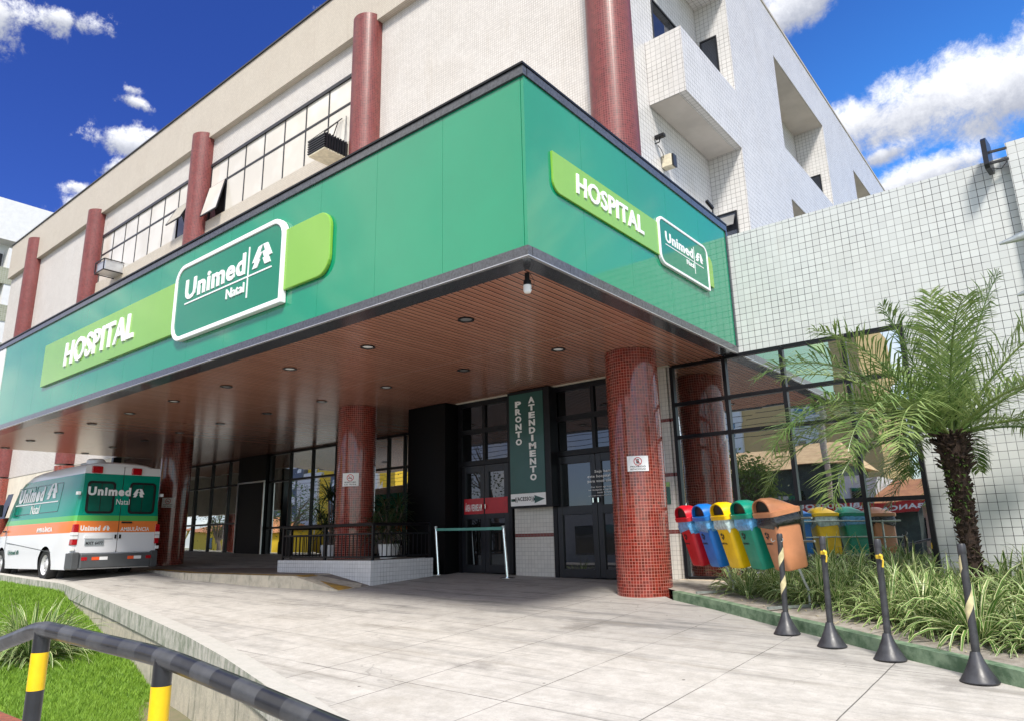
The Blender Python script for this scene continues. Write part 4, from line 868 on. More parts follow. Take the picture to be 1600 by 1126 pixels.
def wheel(L, s_):
    y = VY + s_ * .83; c = Vector((-18 - L, y, -.40)); w = MB(); ks = []
    for rr, d in ((.23, .10), (.33, .115), (.35, .09), (.355, 0), (.35, -.09), (.33, -.115)):
        ks.append(w.addv([c + Vector((rr * math.cos(a), s_ * d, rr * math.sin(a))) for a in [i * math.tau / 32 for i in range(32)]]))
    for a, b in zip(ks, ks[1:]):
        for i in range(32): w.face((a + i, a + (i + 1) % 32, b + (i + 1) % 32, b + i))
    w.face([ks[-1] + i for i in range(32)]); wo_ = w.build('wheel', 'tyre', vn, smooth=True)
    r_ = MB(); ks = []
    for rr, d in ((.235, .10), (.21, .07), (.19, .04), (.10, .05), (.07, .085), (.01, .09)): ks.append(r_.addv([c + Vector((rr * math.cos(a), s_ * d, rr * math.sin(a))) for a in [i * math.tau / 24 for i in range(24)]]))
    for a, b in zip(ks, ks[1:]):
        for i in range(24): r_.face((a + i, a + (i + 1) % 24, b + (i + 1) % 24, b + i))
    r_.build('rim', 'rim', wo_, smooth=True); h = MB()
    for i in range(12): a = i * math.tau / 12; cc_ = c + Vector((.165 * math.cos(a), s_ * .046, .165 * math.sin(a))); h.prism([(.016 * math.cos(b), .016 * math.sin(b)) for b in [q * math.tau / 8 for q in range(8)]], cc_, X_, Z_, (0, s_ * .006, 0))
    h.build('rim_hole', 'rubber', wo_)
    ar = MB(); ar.ring([(.45 * math.cos(a), .45 * math.sin(a)) for a in [i * math.tau / 32 for i in range(32)]], [(.43 * math.cos(a), .43 * math.sin(a)) for a in [i * math.tau / 32 for i in range(32)]], (-18 - L, VY + s_ * .945, -.40), X_, Z_, (0, s_ * .012, 0))
    return wo_
for L in (1.55, 4.75):
    for s_ in (-1, 1): wheel(L, s_)
for L in (1.55, 4.75):
    for s_ in (-1, 1): MB().prism([(.42 * math.cos(a), .42 * math.sin(a)) for a in [i * math.tau / 24 for i in range(24)]], (-18 - L, VY + s_ * .60, -.40), X_, Z_, (0, s_ * .01, 0)).build('wheel_arch', 'rubber', vn)
XR = -17.993
def rear_plate(y0, y1, z0, z1, mat_, name, par, d=.006, r_=.03, inset=0.0): return MB().prism(rrect(y0, y1, z0, z1, (r_,) * 4, 4), (XR + inset, 0, 0), Y_, Z_, (d, 0, 0)).build(name, mat_, par)
dL = rear_plate(6.56, VY - .008, -.14, 1.84, 'van_livery', 'rear_door', vn, .012, .05); dR = rear_plate(VY + .008, 8.28, -.14, 1.84, 'van_livery', 'rear_door', vn, .012, .05)
for d, a, b in ((dL, 6.64, 7.26), (dR, 7.58, 8.20)):
    MB().ring(rrect(a, b, .74, 1.48, (.09,) * 4, 5), rrect(a + .05, b - .05, .79, 1.43, (.06,) * 4, 5), (XR + .013, 0, 0), Y_, Z_, (.012, 0, 0)).build('window_seal', 'rubber', d)
    rear_plate(a + .05, b - .05, .79, 1.43, 'deep_green', 'rear_window', d, .004, .06, .0135)
    MB().box(XR + .018, XR + .022, (a + b) / 2 - .006, (a + b) / 2 + .006, .79, 1.43).build('window_divider', 'rubber', d)
MB().box(XR + .001, XR + .006, VY - .007, VY + .007, -.14, 1.84).build('door_seam', 'rubber', vn)
MB().box(XR + .013, XR + .05, VY + .05, VY + .28, .52, .555).build('door_handle', 'rubber', dR)
for y in (VY - .05, VY + .05): MB().box(XR + .013, XR + .03, y - .02, y + .02, .17, .26).build('door_catch', 'rubber', dL if y < VY else dR)
rear_plate(6.70, 7.30, .18, .25, 'van_white', 'plate_lamp_bar', dL, .02, .01, .013)
pt = rear_plate(6.72, 7.13, .02, .15, 'plate_grey', 'licence_plate', dL, .008, .01, .016); m_ = MB(); add_text(m_, 'MXT 6477', (XR + .0245, 6.745, .04), Y_, Z_, (.002, 0, 0), .36, .07, .03); m_.build('plate_text', 'ink', pt)
for a, b in ((6.69, 6.92), (7.58, 7.81)):
    be = MB(); be.prism(rrect(a, b, 1.66, 1.82, (.02,) * 4, 3), (XR + .013, 0, 0), Y_, Z_, (.05, 0, 0)); be.build('beacon', 'lamp_red', vn, bevel=.012)
for s_ in (-1, 1):
    y0 = VY + s_ * .952; m_ = MB(); m_.box(XR - .16, XR + .02, min(y0, y0 - s_ * .10), max(y0, y0 - s_ * .10) + .0, .04, .50)
    for vv in range(len(m_.v)):
        q = m_.v[vv]
        if q[2] > .4 and q[0] < XR - .1: m_.v[vv] = (q[0] + .10, q[1], q[2])
    y1 = VY + s_ * .966
    m_.v = [(q[0], q[1] + (s_ * .014 if abs(q[1] - y0) < .001 else 0), q[2]) for q in m_.v]
    tl = m_.build('tail_light', 'lamp_red', vn, bevel=.012); MB().box(XR - .14, XR + .026, min(y1 + s_ * .003, y1 - s_ * .107), max(y1 + s_ * .003, y1 - s_ * .107), .17, .32).build('clear_lens', 'flat_white', tl)
    m_ = MB(); m_.box(XR - .12, XR + .03, min(y1 + s_ * .005, y1 - s_ * .11), max(y1 + s_ * .005, y1 - s_ * .11), .24, .25); m_.build('lens_divider', 'rubber', tl)
    MB().box(XR - .30, XR + .06, min(VY + s_ * .96, VY + s_ * .78), max(VY + s_ * .96, VY + s_ * .78), -.50, -.12).build('bumper_corner', 'bumper_grey', vn, bevel=.03)
    MB().box(XR - .08, XR + .035, min(y1 + s_ * .004, y1 - s_ * .06), max(y1 + s_ * .004, y1 - s_ * .06), 1.16, 1.23).build('door_hinge', 'flat_white', vn); MB().box(XR - .08, XR + .035, min(y1 + s_ * .004, y1 - s_ * .06), max(y1 + s_ * .004, y1 - s_ * .06), -.08, -.01).build('door_hinge', 'flat_white', vn)
bp_ = MB().box(XR, XR + .09, VY - .775, VY + .775, -.48, -.16).build('bumper', 'bumper_grey', vn, bevel=.025)
for a, b, mt_ in ((6.66, 6.78, 'lamp_red'), (6.88, 7.04, 'orange_reflector'), (7.045, 7.22, 'flat_white'), (7.66, 7.80, 'orange_reflector'), (7.805, 7.97, 'flat_white'), (8.08, 8.20, 'lamp_red')): MB().box(XR + .0905, XR + .097, a, b, -.30, -.23).build('reflector', mt_, bp_)
m_ = MB(); add_text(m_, 'Unimed', (XR + .0275, 6.66, 1.15), Y_, Z_, (.003, 0, 0), .95, .20, .05); add_text(m_, 'Natal', (XR + .0275, 7.30, .95), Y_, Z_, (.003, 0, 0), .30, .13, 0); emblem(m_, (XR + .0275, 7.66, 1.13), Y_, Z_, (.003, 0, 0), .27, .20)
add_text(m_, 'Unimed', (XR + .0125, 6.60, .35), Y_, Z_, (.003, 0, 0), .42, .12, .05); emblem(m_, (XR + .0125, 7.07, .355), Y_, Z_, (.003, 0, 0), .16, .11); add_text(m_, 'AMBULÂNCIA', (XR + .0125, 7.47, .34), Y_, Z_, (.003, 0, 0), .66, .115, .02)
m_.build('rear_lettering', 'flat_white', vn)
def ys_(z): return VY - (.955 if z < .4 else .945 - (z - .66) * .0918) - .008
m_ = MB(); T = Vector((0, .0918, 1)).normalized(); sn = Vector((0, -.003, 0))
add_text(m_, 'Unimed', (-22.0, ys_(1.12), 1.12), X_, T, sn, 1.75, .36, .05, .1); emblem(m_, (-20.05, ys_(1.15), 1.15), X_, T, sn, .62, .38); add_text(m_, 'Natal', (-20.95, ys_(.82), .82), X_, T, sn, .58, .22, 0)
m_.prism([(0, 0), (2.9, 0), (2.9, .025), (0, .025)], (-22.15, ys_(1.06), 1.06), X_, T, sn); add_text(m_, 'AMBULÂNCIA', (-20.25, ys_(.35), .36), X_, Z_, sn, 1.0, .13, .03); m_.build('side_lettering', 'flat_white', vn)
m_ = MB(); add_text(m_, 'Unimed', (-22.1, VY - .962, -.16), X_, Z_, sn, .55, .11, .03); emblem(m_, (-21.5, VY - .962, -.16), X_, Z_, sn, .2, .11); m_.build('small_lettering', 'deep_green', vn)
m_ = MB()
for a, b in ((-22.15, -20.95), (-20.85, -19.15)): m_.ring(rrect(a, b, .82, 1.52, (.05,) * 4, 3), rrect(a + .02, b - .02, .84, 1.50, (.04,) * 4, 3), (0, ys_(.82) + .0075 + .82 * -.0918, 0), X_, (0, .0918, 1), (0, -.006, 0))
m_.build('side_panel_seam', 'deep_green', vn)
m_ = MB(); m_.prism([(-22.75, .78), (-23.35, .78), (-22.95, 1.42), (-22.55, 1.42)], (0, ys_(.8) + .005 + .8 * -.0918 - .01, 0), X_, (0, .0918, 1), (0, -.006, 0)); m_.build('cab_window', 'dark_pane', vn)
m_ = MB(); m_.prism([(-22.42, -.4), (-22.40, -.4), (-22.40, .64), (-22.42, .64)], (0, VY - .956, 0), X_, Z_, (0, -.003, 0)); m_.prism([(-22.35, .35), (-19.2, .10), (-19.2, .085), (-22.35, .335)], (0, VY - .956, -.2), X_, Z_, (0, -.003, 0)); m_.build('side_seam', 'bumper_grey', vn)
MB().box(-22.62, -22.45, VY - .99, VY - .955, .41, .45).build('side_handle', 'rubber', vn)
MB().box(-22.98, -22.85, VY - 1.22, VY - .98, .82, 1.14).build('wing_mirror', 'rubber', vn, bevel=.03)
MB().lathe(-18.8, VY - .35, [(.20, 1.94), (.20, 2.03), (.16, 2.07)], 20).build('roof_vent', 'van_white', vn, smooth=True)
MB().box(-19.9, -19.2, VY - .3, VY + .3, 1.96, 2.06).build('roof_unit', 'galvanised', vn, bevel=.02)

# ================================================================== RECYCLING BINS
def arrow_symbol(mb, o, u, v, w, r_):
    for k in range(3):
        a = k * math.tau / 3 + math.pi / 2; c, s_ = math.cos(a), math.sin(a); pts = [(-.42, .55), (.18, .62), (.22, .80), (.50, .38), (.10, .12), (.12, .32), (-.22, .28)]
        mb.prism([((x * c - y * s_) * r_, (x * s_ + y * c) * r_) for x, y in [(p[0] * .9, p[1] * -.95) for p in pts]], o, u, v, w)
def make_bin(colour, bag, word, label, loc, rz):
    b = thing('recycling_bin', label, 'bin', (0, 0, 0), group='coloured recycling bins hanging in one row'); W0, W1, D0, D1, H = .165, .195, .135, .175, .62
    def sec(hw, hd, z, r_): return [(x, y, z) for x, y in rrect(-hw, hw, -hd, hd, (r_,) * 4, 5)]
    m_ = MB(); ks = [m_.addv(sec(W0 * .9, D0 * .9, 0, .04))] + [m_.addv(sec(W0 + (W1 - W0) * q, D0 + (D1 - D0) * q, .02 + (H - .02) * q, .05)) for q in (0, .25, .5, .75, 1)]; n = 24
    for a, c in zip(ks, ks[1:]):
        for i in range(n): m_.face((a + i, a + (i + 1) % n, c + (i + 1) % n, c + i))
    m_.face([ks[0] + i for i in range(n)]); m_.build('body', colour, b, smooth=True, world=False)
    m_ = MB(); rg = random.Random(len(label)); ks = []
    for q, z in enumerate((H - .13, H - .10, H - .06, H - .02, H + .02)):
        s0 = sec(W0 + (W1 - W0) * (z / H) + .006 + .012 * (q in (1, 2)), D0 + (D1 - D0) * (z / H) + .006 + .012 * (q in (1, 2)), z, .05)
        ks.append(m_.addv([(x * (1 + rg.uniform(-.02, .03)), y * (1 + rg.uniform(-.02, .03)), z + (rg.uniform(-.05, .03) if q == 0 else rg.uniform(-.01, .01))) for x, y, z in s0]))
    for a, c in zip(ks, ks[1:]):
        for i in range(n): m_.face((a + i, a + (i + 1) % n, c + (i + 1) % n, c + i))
    m_.build('bag', bag, b, smooth=True, world=False)
    rim_ = MB(); ks = [rim_.addv(sec(w_, d_, z, .06)) for w_, d_, z in ((.215, .175, H - .005), (.232, .195, H), (.235, .20, H + .05), (.222, .185, H + .06))]
    for a, c in zip(ks, ks[1:]):
        for i in range(n): rim_.face((a + i, a + (i + 1) % n, c + (i + 1) % n, c + i))
    rim_.face([ks[-1] + i for i in range(n)]); rim_.face([ks[0] + i for i in range(n)][::-1])
    lid = rim_.build('lid', colour, b, smooth=True, world=False)
    m_ = MB(); S = []; ns = 16
    for y, h, hw in ((-.185, .155, .195), (-.13, .165, .198), (-.03, .15, .20), (.06, .10, .20), (.13, .05, .195), (.178, .005, .185)):
        S.append([m_.addv([(hw * e * math.cos(math.pi * i / ns), y, H + .055 + h * e * math.sin(math.pi * i / ns) ** .75) for i in range(ns + 1)]) for e in (1.0, .90)])
    for (a, ai), (c, ci) in zip(S, S[1:]):
        for i in range(ns): m_.face((a + i, a + i + 1, c + i + 1, c + i)); m_.face((ai + i, ci + i, ci + i + 1, ai + i + 1))
    a, ai = S[0]
    for i in range(ns): m_.face((a + i, ai + i, ai + i + 1, a + i + 1))
    m_.build('dome', colour, b, smooth=True, world=False)
    m_ = MB(); m_.prism([(.178 * math.cos(math.pi * i / ns), .142 * math.sin(math.pi * i / ns) ** .75) for i in range(ns + 1)], (0, -.14, H + .058), X_, Z_, (0, .01, 0)); m_.build('dark_inside', 'rubber', b, world=False)  # near-black plate under the dome stands in for the bin's unlit inside
    m_ = MB(); fs = Vector((0, -(D1 - D0) / H, 1)).normalized(); fy = -(D0 + (D1 - D0) * .40 / H) - .004
    arrow_symbol(m_, (-.05, fy, .41), X_, fs, (0, -.003, 0), .065); add_text(m_, word, (-.12, -(D0 + (D1 - D0) * .305 / H) - .004, .305), X_, fs, (0, -.002, 0), .14, .022, .02); m_.build('print', 'ink', b, world=False)
    b.location = loc; b.rotation_euler = (R(11), 0, rz - R(7)); return b
rdir = Vector((.83, -.557, 0)).normalized(); rz = math.atan2(rdir.y, rdir.x); rper = Vector((-rdir.y, rdir.x, 0))
B0 = Vector((-4.38, 9.575, 0))
for k, (c, bg_, wd, cn) in enumerate((('bin_red', 'bag_blue', 'PLÁSTICO', 'red recycling bin with blue bag next to the thick column'), ('bin_blue', 'bag_blue', 'PAPEL', 'blue recycling bin with a blue bag bulging from its rim'), ('bin_yellow', 'bag_clear', 'METAL', 'yellow recycling bin in the middle of the row'), ('bin_green', 'bag_blue', 'VIDRO', 'green recycling bin between the yellow and brown bins'), ('bin_brown', 'bag_black', 'ORGÂNICO', 'brown bin with black bag at the near end of the row'))):
    p = B0 + rdir * (k * .455); make_bin(c, bg_, wd, cn, (p.x + .03, p.y + .04, -.42), rz)
rk = thing('bin_rack', 'grey steel tube rack on bent legs holding the five bins', 'rack', tuple(B0 + rdir * .9 + Vector((0, 0, -.85))))
m_ = MB(); a = B0 + rdir * -.2 + rper * .22; b_ = B0 + rdir * 2.05 + rper * .22
for z in (.14, -.12): m_.tube([tuple(a + Z_ * z), tuple(b_ + Z_ * z)], .013, 8)
m_.build('rail', 'galvanised', rk)
for s_ in (.25, 1.75):
    c = B0 + rdir * s_; g = gz(c.x, c.y) + .11; q = MB()
    q.tube([tuple(c + rper * .22 + Z_ * .16), tuple(c + rper * .20 + Z_ * -.42), tuple(c + rper * .26 + Z_ * -.58), tuple(c + rper * .30 + Z_ * -.66), (c.x + rper.x * .30, c.y + rper.y * .30, g)], .016, 8); q.build('leg', 'galvanised', rk, smooth=True)
    q = MB(); q.bar((c.x - rper.x * .28, c.y - rper.y * .28, g + .015), (c.x + rper.x * .48, c.y + rper.y * .48, g + .015), .035, .03); q.build('foot', 'galvanised', rk)

# ================================================================== BOLLARDS, STANCHIONS, RAIL
def bollard(x, y, label, wrap, hook, lean=(.025, .02), sq=False):
    b = thing('bollard', label, 'bollard', (x, y, gz(x, y)), group='portable bollards along the green kerb'); m_ = MB()
    m_.lathe(0, 0, [(.128, 0.002), (.132, .010), (.124, .018), (.085, .085), (.052, .155), (.036, .205), (.032, .215)], 32); m_.build('cone_base', 'bollard_cone', b, smooth=True, world=False)
    T = lambda z: (lean[0] * z, lean[1] * z); m_ = MB(); m_.tube([(*T(.20), .20), (*T(.6), .6), (*T(.93), .93)], .028, 20, radii=[.029, .028, .0275]); m_.build('pole', 'bollard_black', b, smooth=True, world=False)
    m_ = MB(); m_.tube([(*T(.925), .925), (*T(.932), .932), (*T(.985), .985), (*T(1.0), 1.0)], .027, 16, radii=[.030, .031, .030, .024]); m_.build('cap', 'bollard_cone', b, smooth=True, world=False)
    if wrap:
        m_ = MB(); n = 90; ks = []
        for i in range(n + 1):
            q = i / n; z = .215 + q * .60; a = q * math.tau * wrap; r_ = .0298; ks.append(m_.addv([(T(z)[0] + r_ * math.cos(a), T(z)[1] + r_ * math.sin(a), z), (T(z)[0] + r_ * math.cos(a), T(z)[1] + r_ * math.sin(a), z + .105)]))
        for a, c in zip(ks, ks[1:]): m_.face((a, c, c + 1, a + 1))
        m_.build('tape', 'tape_cream', b, world=False, fixn=False)
    else:
        m_ = MB(); m_.lathe(T(.86)[0], T(.86)[1], [(.029, .83), (.032, .845), (.029, .865)], 16); m_.tube([(.03, -.02, .845), (.06, -.03, .82), (.05, -.035, .76)], .008, 6); m_.tube([(.03, -.03, .85), (.05, -.05, .865)], .013, 6); m_.build('tape_knot', 'tape_yellow', b, smooth=True, world=False)
    if hook:
        m_ = MB()
        for s_ in (-1, 1): m_.tube([(s_ * .02, 0, .93), (s_ * .05, 0, .915), (s_ * .062, 0, .93), (s_ * .058, 0, .95)], .004, 6)
        m_.build('hook', 'galvanised', b, world=False)
    return b
bollard(-2.67, 7.72, 'black bollard wound with cream tape in front of the brown bin', 2.2, True)
bollard(-2.13, 7.33, 'plain black bollard right of the brown bin', 0, False)
bollard(-1.58, 7.03, 'plain black bollard with yellow knot second from the right', 0, False)
bollard(-.89, 6.59, 'nearest bollard wound with wide cream tape', 1.7, False)
def stanchion(x, y, label):
    g = gz(x, y); b = thing('queue_post', label, 'queue post', (x, y, g), group='chrome queue posts at the glass door'); m_ = MB(); m_.lathe(x, y, [(.15, g + .003), (.15, g + .015), (.05, g + .03)], 24); m_.build('base', 'chrome', b, smooth=True)
    m_ = MB(); m_.tube([(x, y, g + .02), (x - .075, y, g + .90)], .03, 16); m_.build('post', 'chrome', b, smooth=True); m_ = MB(); m_.tube([(x - .075, y, g + .90), (x - .08, y, g + .95)], .034, 16); m_.build('head', 'galvanised', b, smooth=True)
stanchion(-10.40, 10.45, 'chrome queue post beside the planter'); stanchion(-8.66, 10.50, 'chrome queue post in front of the tall green sign')
m_ = MB(); g = gz(-10.4, 10.45); m_.prism([(0, 0), (.9, -.012), (1.76, -.02), (1.76, .035), (.9, .038), (0, .05)], (-10.48, 10.43, g + .86), X_, Z_, (0, .003, 0)); m_.build('belt', 'belt_green', label='green belt stretched between the two chrome posts', cat='belt')
# foreground pipe rail
hr = thing('handrail', 'thick dark pipe handrail with yellow and black posts in front', 'handrail', (-2.8, 1.1, -1.6))
RP = [(-5.1, 1.15, -.58), (-4.24, 1.12, -.485), (-3.72, 1.11, -.395), (-3.35, 1.11, -.318), (-3.24, 1.11, -.307), (-3.10, 1.118, -.312), (-2.8, 1.14, -.328), (-2.50, 1.165, -.344), (-2.40, 1.17, -.350), (-2.30, 1.18, -.362), (-2.0, 1.20, -.402), (-1.61, 1.235, -.462), (-.9, 1.30, -.56)]
tot = 0; segs = []
def rail_point(s_):
    acc = 0
    for a, b in zip(RP, RP[1:]):
        a_, b_ = Vector(a), Vector(b); L = (b_ - a_).length
        if s_ <= acc + L: return a_ + (b_ - a_) * ((s_ - acc) / L)
        acc += L
    return Vector(RP[-1])
total = sum((Vector(b) - Vector(a)).length for a, b in zip(RP, RP[1:]))
m_ = MB(); nS = int(total / .012)
pts = [rail_point(total * i / nS) for i in range(nS + 1)]
for i in range(2):
    pts = [pts[0]] + [(pts[k - 1] + pts[k] * 2 + pts[k + 1]) / 4 for k in range(1, len(pts) - 1)] + [pts[-1]]
m_.tube([tuple(p) for p in pts], .030, 20)
for k in range(nS):
    for i in range(20): m_.mi[k * 20 + i] = (k // 9) % 2
m_.build('rail', ['pipe_dark', 'pipe_mid'], hr, smooth=True)
for x, y, zt in ((-3.265, 1.11, -.33), (-2.395, 1.17, -.37)):
    m_ = MB(); zs_ = [zt + .02, zt - .045]; m_.tube([(x, y, zt + .02), (x, y, zt - .062)], .0295, 20); m_.cur = 0
    z = zt - .062; cidx = 1
    while z > -1.6:
        m_.cur = cidx; m_.tube([(x, y, z), (x, y, max(-1.6, z - .135))], .0305 if cidx else .0300, 20, caps=False); z -= .135; cidx = 1 - cidx
    m_.build('post', ['pipe_dark', 'yellow_paint'], hr, smooth=True)

# ================================================================== WALL EQUIPMENT
ac = thing('window_air_conditioner', 'black slatted air conditioner hung from the window left of a red column', 'air conditioner', (-13.2, 9.3, 9.2))
MB().box(-13.50, -12.86, 9.03, 9.74, 9.10, 9.135).build('tray', 'ac_cream', ac); MB().box(-13.48, -12.88, 9.06, 9.74, 9.136, 9.53).build('case', 'black_metal', ac)
m_ = MB()
for k in range(6): m_.box(-13.52, -12.84, 9.01, 9.059, 9.15 + k * .065, 9.182 + k * .065)
for k in range(8): m_.box(-12.879, -12.84, 9.07 + k * .08, 9.11 + k * .08, 9.14, 9.54)
m_.build('slat', 'dark_frame', ac)
m_ = MB()
for a, b in (((-13.5, 9.0, 9.5), (-13.2, 9.72, 10.35)), ((-12.85, 9.0, 9.5), (-13.15, 9.72, 10.35)), ((-12.85, 9.6, 9.5), (-12.98, 9.72, 10.35)), ((-13.5, 9.6, 9.5), (-13.3, 9.72, 10.35))): m_.tube([a, b], .014, 6)
m_.build('hanging_rod', 'black_metal', ac)
ac = thing('window_air_conditioner', 'pale air conditioner in a black bracket at the far ribbon window', 'air conditioner', (-26.9, 9.3, 9.5))
MB().box(-26.25, -25.55, 9.12, 9.74, 9.40, 9.76).build('case', 'aluminium', ac, bevel=.02); m_ = MB()
for x in (-26.27, -25.53): m_.bar((x, 9.08, 9.38), (x, 9.74, 9.38), .03); m_.bar((x, 9.08, 9.78), (x, 9.74, 9.78), .03); m_.bar((x, 9.08, 9.38), (x, 9.08, 9.78), .03)
m_.bar((-26.27, 9.08, 9.38), (-25.53, 9.08, 9.38), .03); m_.bar((-26.27, 9.08, 9.78), (-25.53, 9.08, 9.78), .03); m_.build('bracket', 'black_metal', ac)
m_ = MB()
for k in range(3): m_.box(-26.34, -26.26, 9.15, 9.7, 9.44 + k * .1, 9.48 + k * .1)
m_.build('grille', 'dark_frame', ac)
cmr = thing('security_camera', 'white dome camera hanging under the front corner of the canopy', 'camera', (-4.42, 5.78, 2.7))
MB().lathe(-4.42, 5.80, [(.028, 2.80), (.028, 2.72), (.042, 2.715), (.045, 2.66)], 16).build('mount', 'black_metal', cmr, smooth=True); MB().lathe(-4.42, 5.80, [(.045, 2.659), (.046, 2.60), (.035, 2.575), (.01, 2.57)], 16).build('housing', 'flat_white', cmr, smooth=True)
m_ = MB(); m_.tube([(-4.38, 5.80, 2.79), (-4.34, 5.82, 2.70), (-4.35, 5.82, 2.63), (-4.38, 5.80, 2.60)], .003, 5); m_.build('cable', 'rubber', cmr)
cb = thing('junction_box', 'small cream box with a cable loop on the side wall under the balcony', 'box', (-5.3, 11.5, 6.9))
m_ = MB(); m_.box(-5.37, -5.17, 11.42, 11.60, 6.80, 7.05); m_.build('case', 'ac_cream', cb, bevel=.01); MB().box(-5.16, -5.13, 11.44, 11.58, 6.79, 7.04).build('shade', 'dark_frame', cb)
m_ = MB(); m_.tube([(-5.34, 11.44, 7.0), (-5.28, 11.33, 7.02), (-5.30, 11.28, 7.12), (-5.34, 11.26, 7.2)], .008, 6); m_.build('cable', 'rubber', cb)
cc_ = thing('security_camera', 'small dark camera on the side wall above the cream box', 'camera', (-5.3, 11.2, 7.3))
m_ = MB(); m_.tube([(-5.37, 11.2, 7.22), (-5.28, 11.2, 7.22), (-5.26, 11.2, 7.30)], .012, 8); m_.build('arm', 'black_metal', cc_); MB().box(-5.36, -5.16, 11.16, 11.25, 7.30, 7.37).build('body', 'black_metal', cc_, bevel=.01)
c3 = thing('security_camera', 'small dark camera on a stalk at the canopy roof end', 'camera', (-4.2, 10.8, 5.1)); m_ = MB(); m_.tube([(-4.2, 10.75, 5.07), (-4.2, 10.75, 5.36)], .012, 8); m_.build('stalk', 'black_metal', c3); MB().bar((-4.2, 10.77, 5.33), (-4.23, 10.6, 5.42), .045).build('body', 'black_metal', c3)
fl = thing('floodlight', 'dark square floodlight on two brackets at the top of the pilaster', 'floodlight', (-.25, 10.9, 4.7))
m_ = MB(); m_.prism([(0, .05), (.04, 0), (.30, 0), (.34, .05), (.34, .40), (.30, .44), (.04, .44), (0, .40)], (-.33, 10.62, 4.62), (.10, .96, 0), (.02, 0, 1), (-.06, .01, 0)); m_.build('housing', 'dark_frame', fl); m_ = MB()
for z in (4.74, 4.90): m_.bar((-.32, 10.80, z), (-.12, 10.86, z + .02), .03)
m_.tube([(-.30, 10.8, 4.66), (-.22, 10.8, 4.62), (-.14, 10.84, 4.72)], .006, 6); m_.build('bracket', 'black_metal', fl)
lp = thing('lamp_post', 'grey lamp post just right of the palm with two slim lamp heads', 'lamp', (.45, 8.0, -1.0))
m_ = MB(); m_.tube([(.45, 8, -1.05), (.45, 8, 3.1)], .04, 12); m_.build('pole', 'galvanised', lp, smooth=True)
for z, xt in ((2.66, -.30), (2.12, -.24)): m_ = MB(); m_.tube([(.42, 8, z + .12), (.1, 8, z + .06), (-.08, 8, z + .03), (xt, 8, z)], .05, 12, radii=[.03, .045, .05, .012]); m_.build('lamp_head', 'galvanised', lp, smooth=True)

# ================================================================== PLANTING
def clump_mesh(seed, n=85, L=(.50, .85), w=.034, spread=.12, el=(.25, 1.45), droop=(.9, 2.6)):
    rg = random.Random(seed); mb = MB()
    for i in range(n):
        a = rg.random() * math.tau; r_ = rg.random() * spread; strap_leaf(mb, (math.cos(a) * r_, math.sin(a) * r_, 0), a + rg.uniform(-.5, .5), rg.uniform(*el), rg.uniform(*L), w * rg.uniform(.75, 1.25), rg.uniform(*droop), 6, .18, rg.uniform(-.5, .5))
    return mb.mesh('clump', 'variegated_leaf')
CM = [clump_mesh(s_) for s_ in range(6)]
rg = random.Random(11); cnt = 0
inner = off(KB, .62); zone = inner[:-1] + [(3.5, 10.4), (-1.6, 10.7), (-3.55, 10.3), (-4.0, 9.95)]
placed = []
for _ in range(6000):
    if cnt >= 135: break
    x = rg.uniform(-4.1, 2.6); y = rg.uniform(6.2, 10.7)
    if not inpoly(x, y, zone) or (x > .9 and y < 7): continue
    if any((x - a) ** 2 + (y - b) ** 2 < .24 ** 2 for a, b in placed): continue
    o = bpy.data.objects.new('variegated_plant', CM[cnt % 6]); COL.objects.link(o); o.location = (x, y, gz(x, y) + .095); o.rotation_euler = (rg.uniform(-.12, .12), rg.uniform(-.12, .12), rg.random() * math.tau)
    s_ = rg.uniform(.66, .98) * (.88 if x < -2.8 else 1); o.scale = (s_, s_, s_ * rg.uniform(.85, 1.15)); placed.append((x, y)); cnt += 1
    tagit(o, 'clump of arching green and cream striped leaves in the bed behind the kerb', 'plant', 'striped leaf clumps filling the planting bed')
o = bpy.data.objects.new('variegated_shrub', clump_mesh(77, 420, (.6, 1.25), .042, .32, (.15, 1.5), (.7, 2.6))); COL.objects.link(o); o.location = (-12.1, 4.0, lawn_z(-12.1, 4.0) - .02); o.scale = (.92, .92, .85)
tagit(o, 'lone big clump of striped leaves on the lawn behind the handrail', 'shrub')

# palm
PX, PY = -1.15, 9.4; pb = gz(PX, PY) + .08
pm = thing('palm_tree', 'small palm with shaggy dark trunk before the tiled wing', 'palm tree', (PX, PY, pb))
m_ = MB(); rg = random.Random(5); n = 22; ks = []
for i in range(31):
    q = i / 30; z = pb + (1.02 - pb) * q; r0 = .076 + .045 * q ** 1.5 + (.02 if q > .8 else 0); ks.append(m_.addv([(PX + (r0 + rg.uniform(-.008, .012)) * math.cos(a), PY + (r0 + rg.uniform(-.008, .012)) * math.sin(a), z) for a in [k * math.tau / n for k in range(n)]]))
for a, c in zip(ks, ks[1:]):
    for i in range(n): m_.face((a + i, a + (i + 1) % n, c + (i + 1) % n, c + i))
m_.face([ks[-1] + i for i in range(n)]); trk = m_.build('trunk', 'bark', pm, smooth=False)
m_ = MB()
for i in range(700):
    q = rg.random() ** .8; z = pb + (1.02 - pb) * q; a = rg.random() * math.tau; r0 = .072 + .045 * q ** 1.5 + (.02 if q > .8 else 0); L = rg.uniform(.03, .06) + (.08 * rg.random() if q > .78 else 0); el = rg.uniform(.5, 1.1) if q < .8 else rg.uniform(.1, .8)
    d = Vector((math.cos(a) * math.cos(el), math.sin(a) * math.cos(el), math.sin(el))); p = Vector((PX + r0 * math.cos(a), PY + r0 * math.sin(a), z)); m_.bar(p, p + d * L, .022, .012)
m_.build('frond_stubs', 'bark', trk)
m_ = MB()
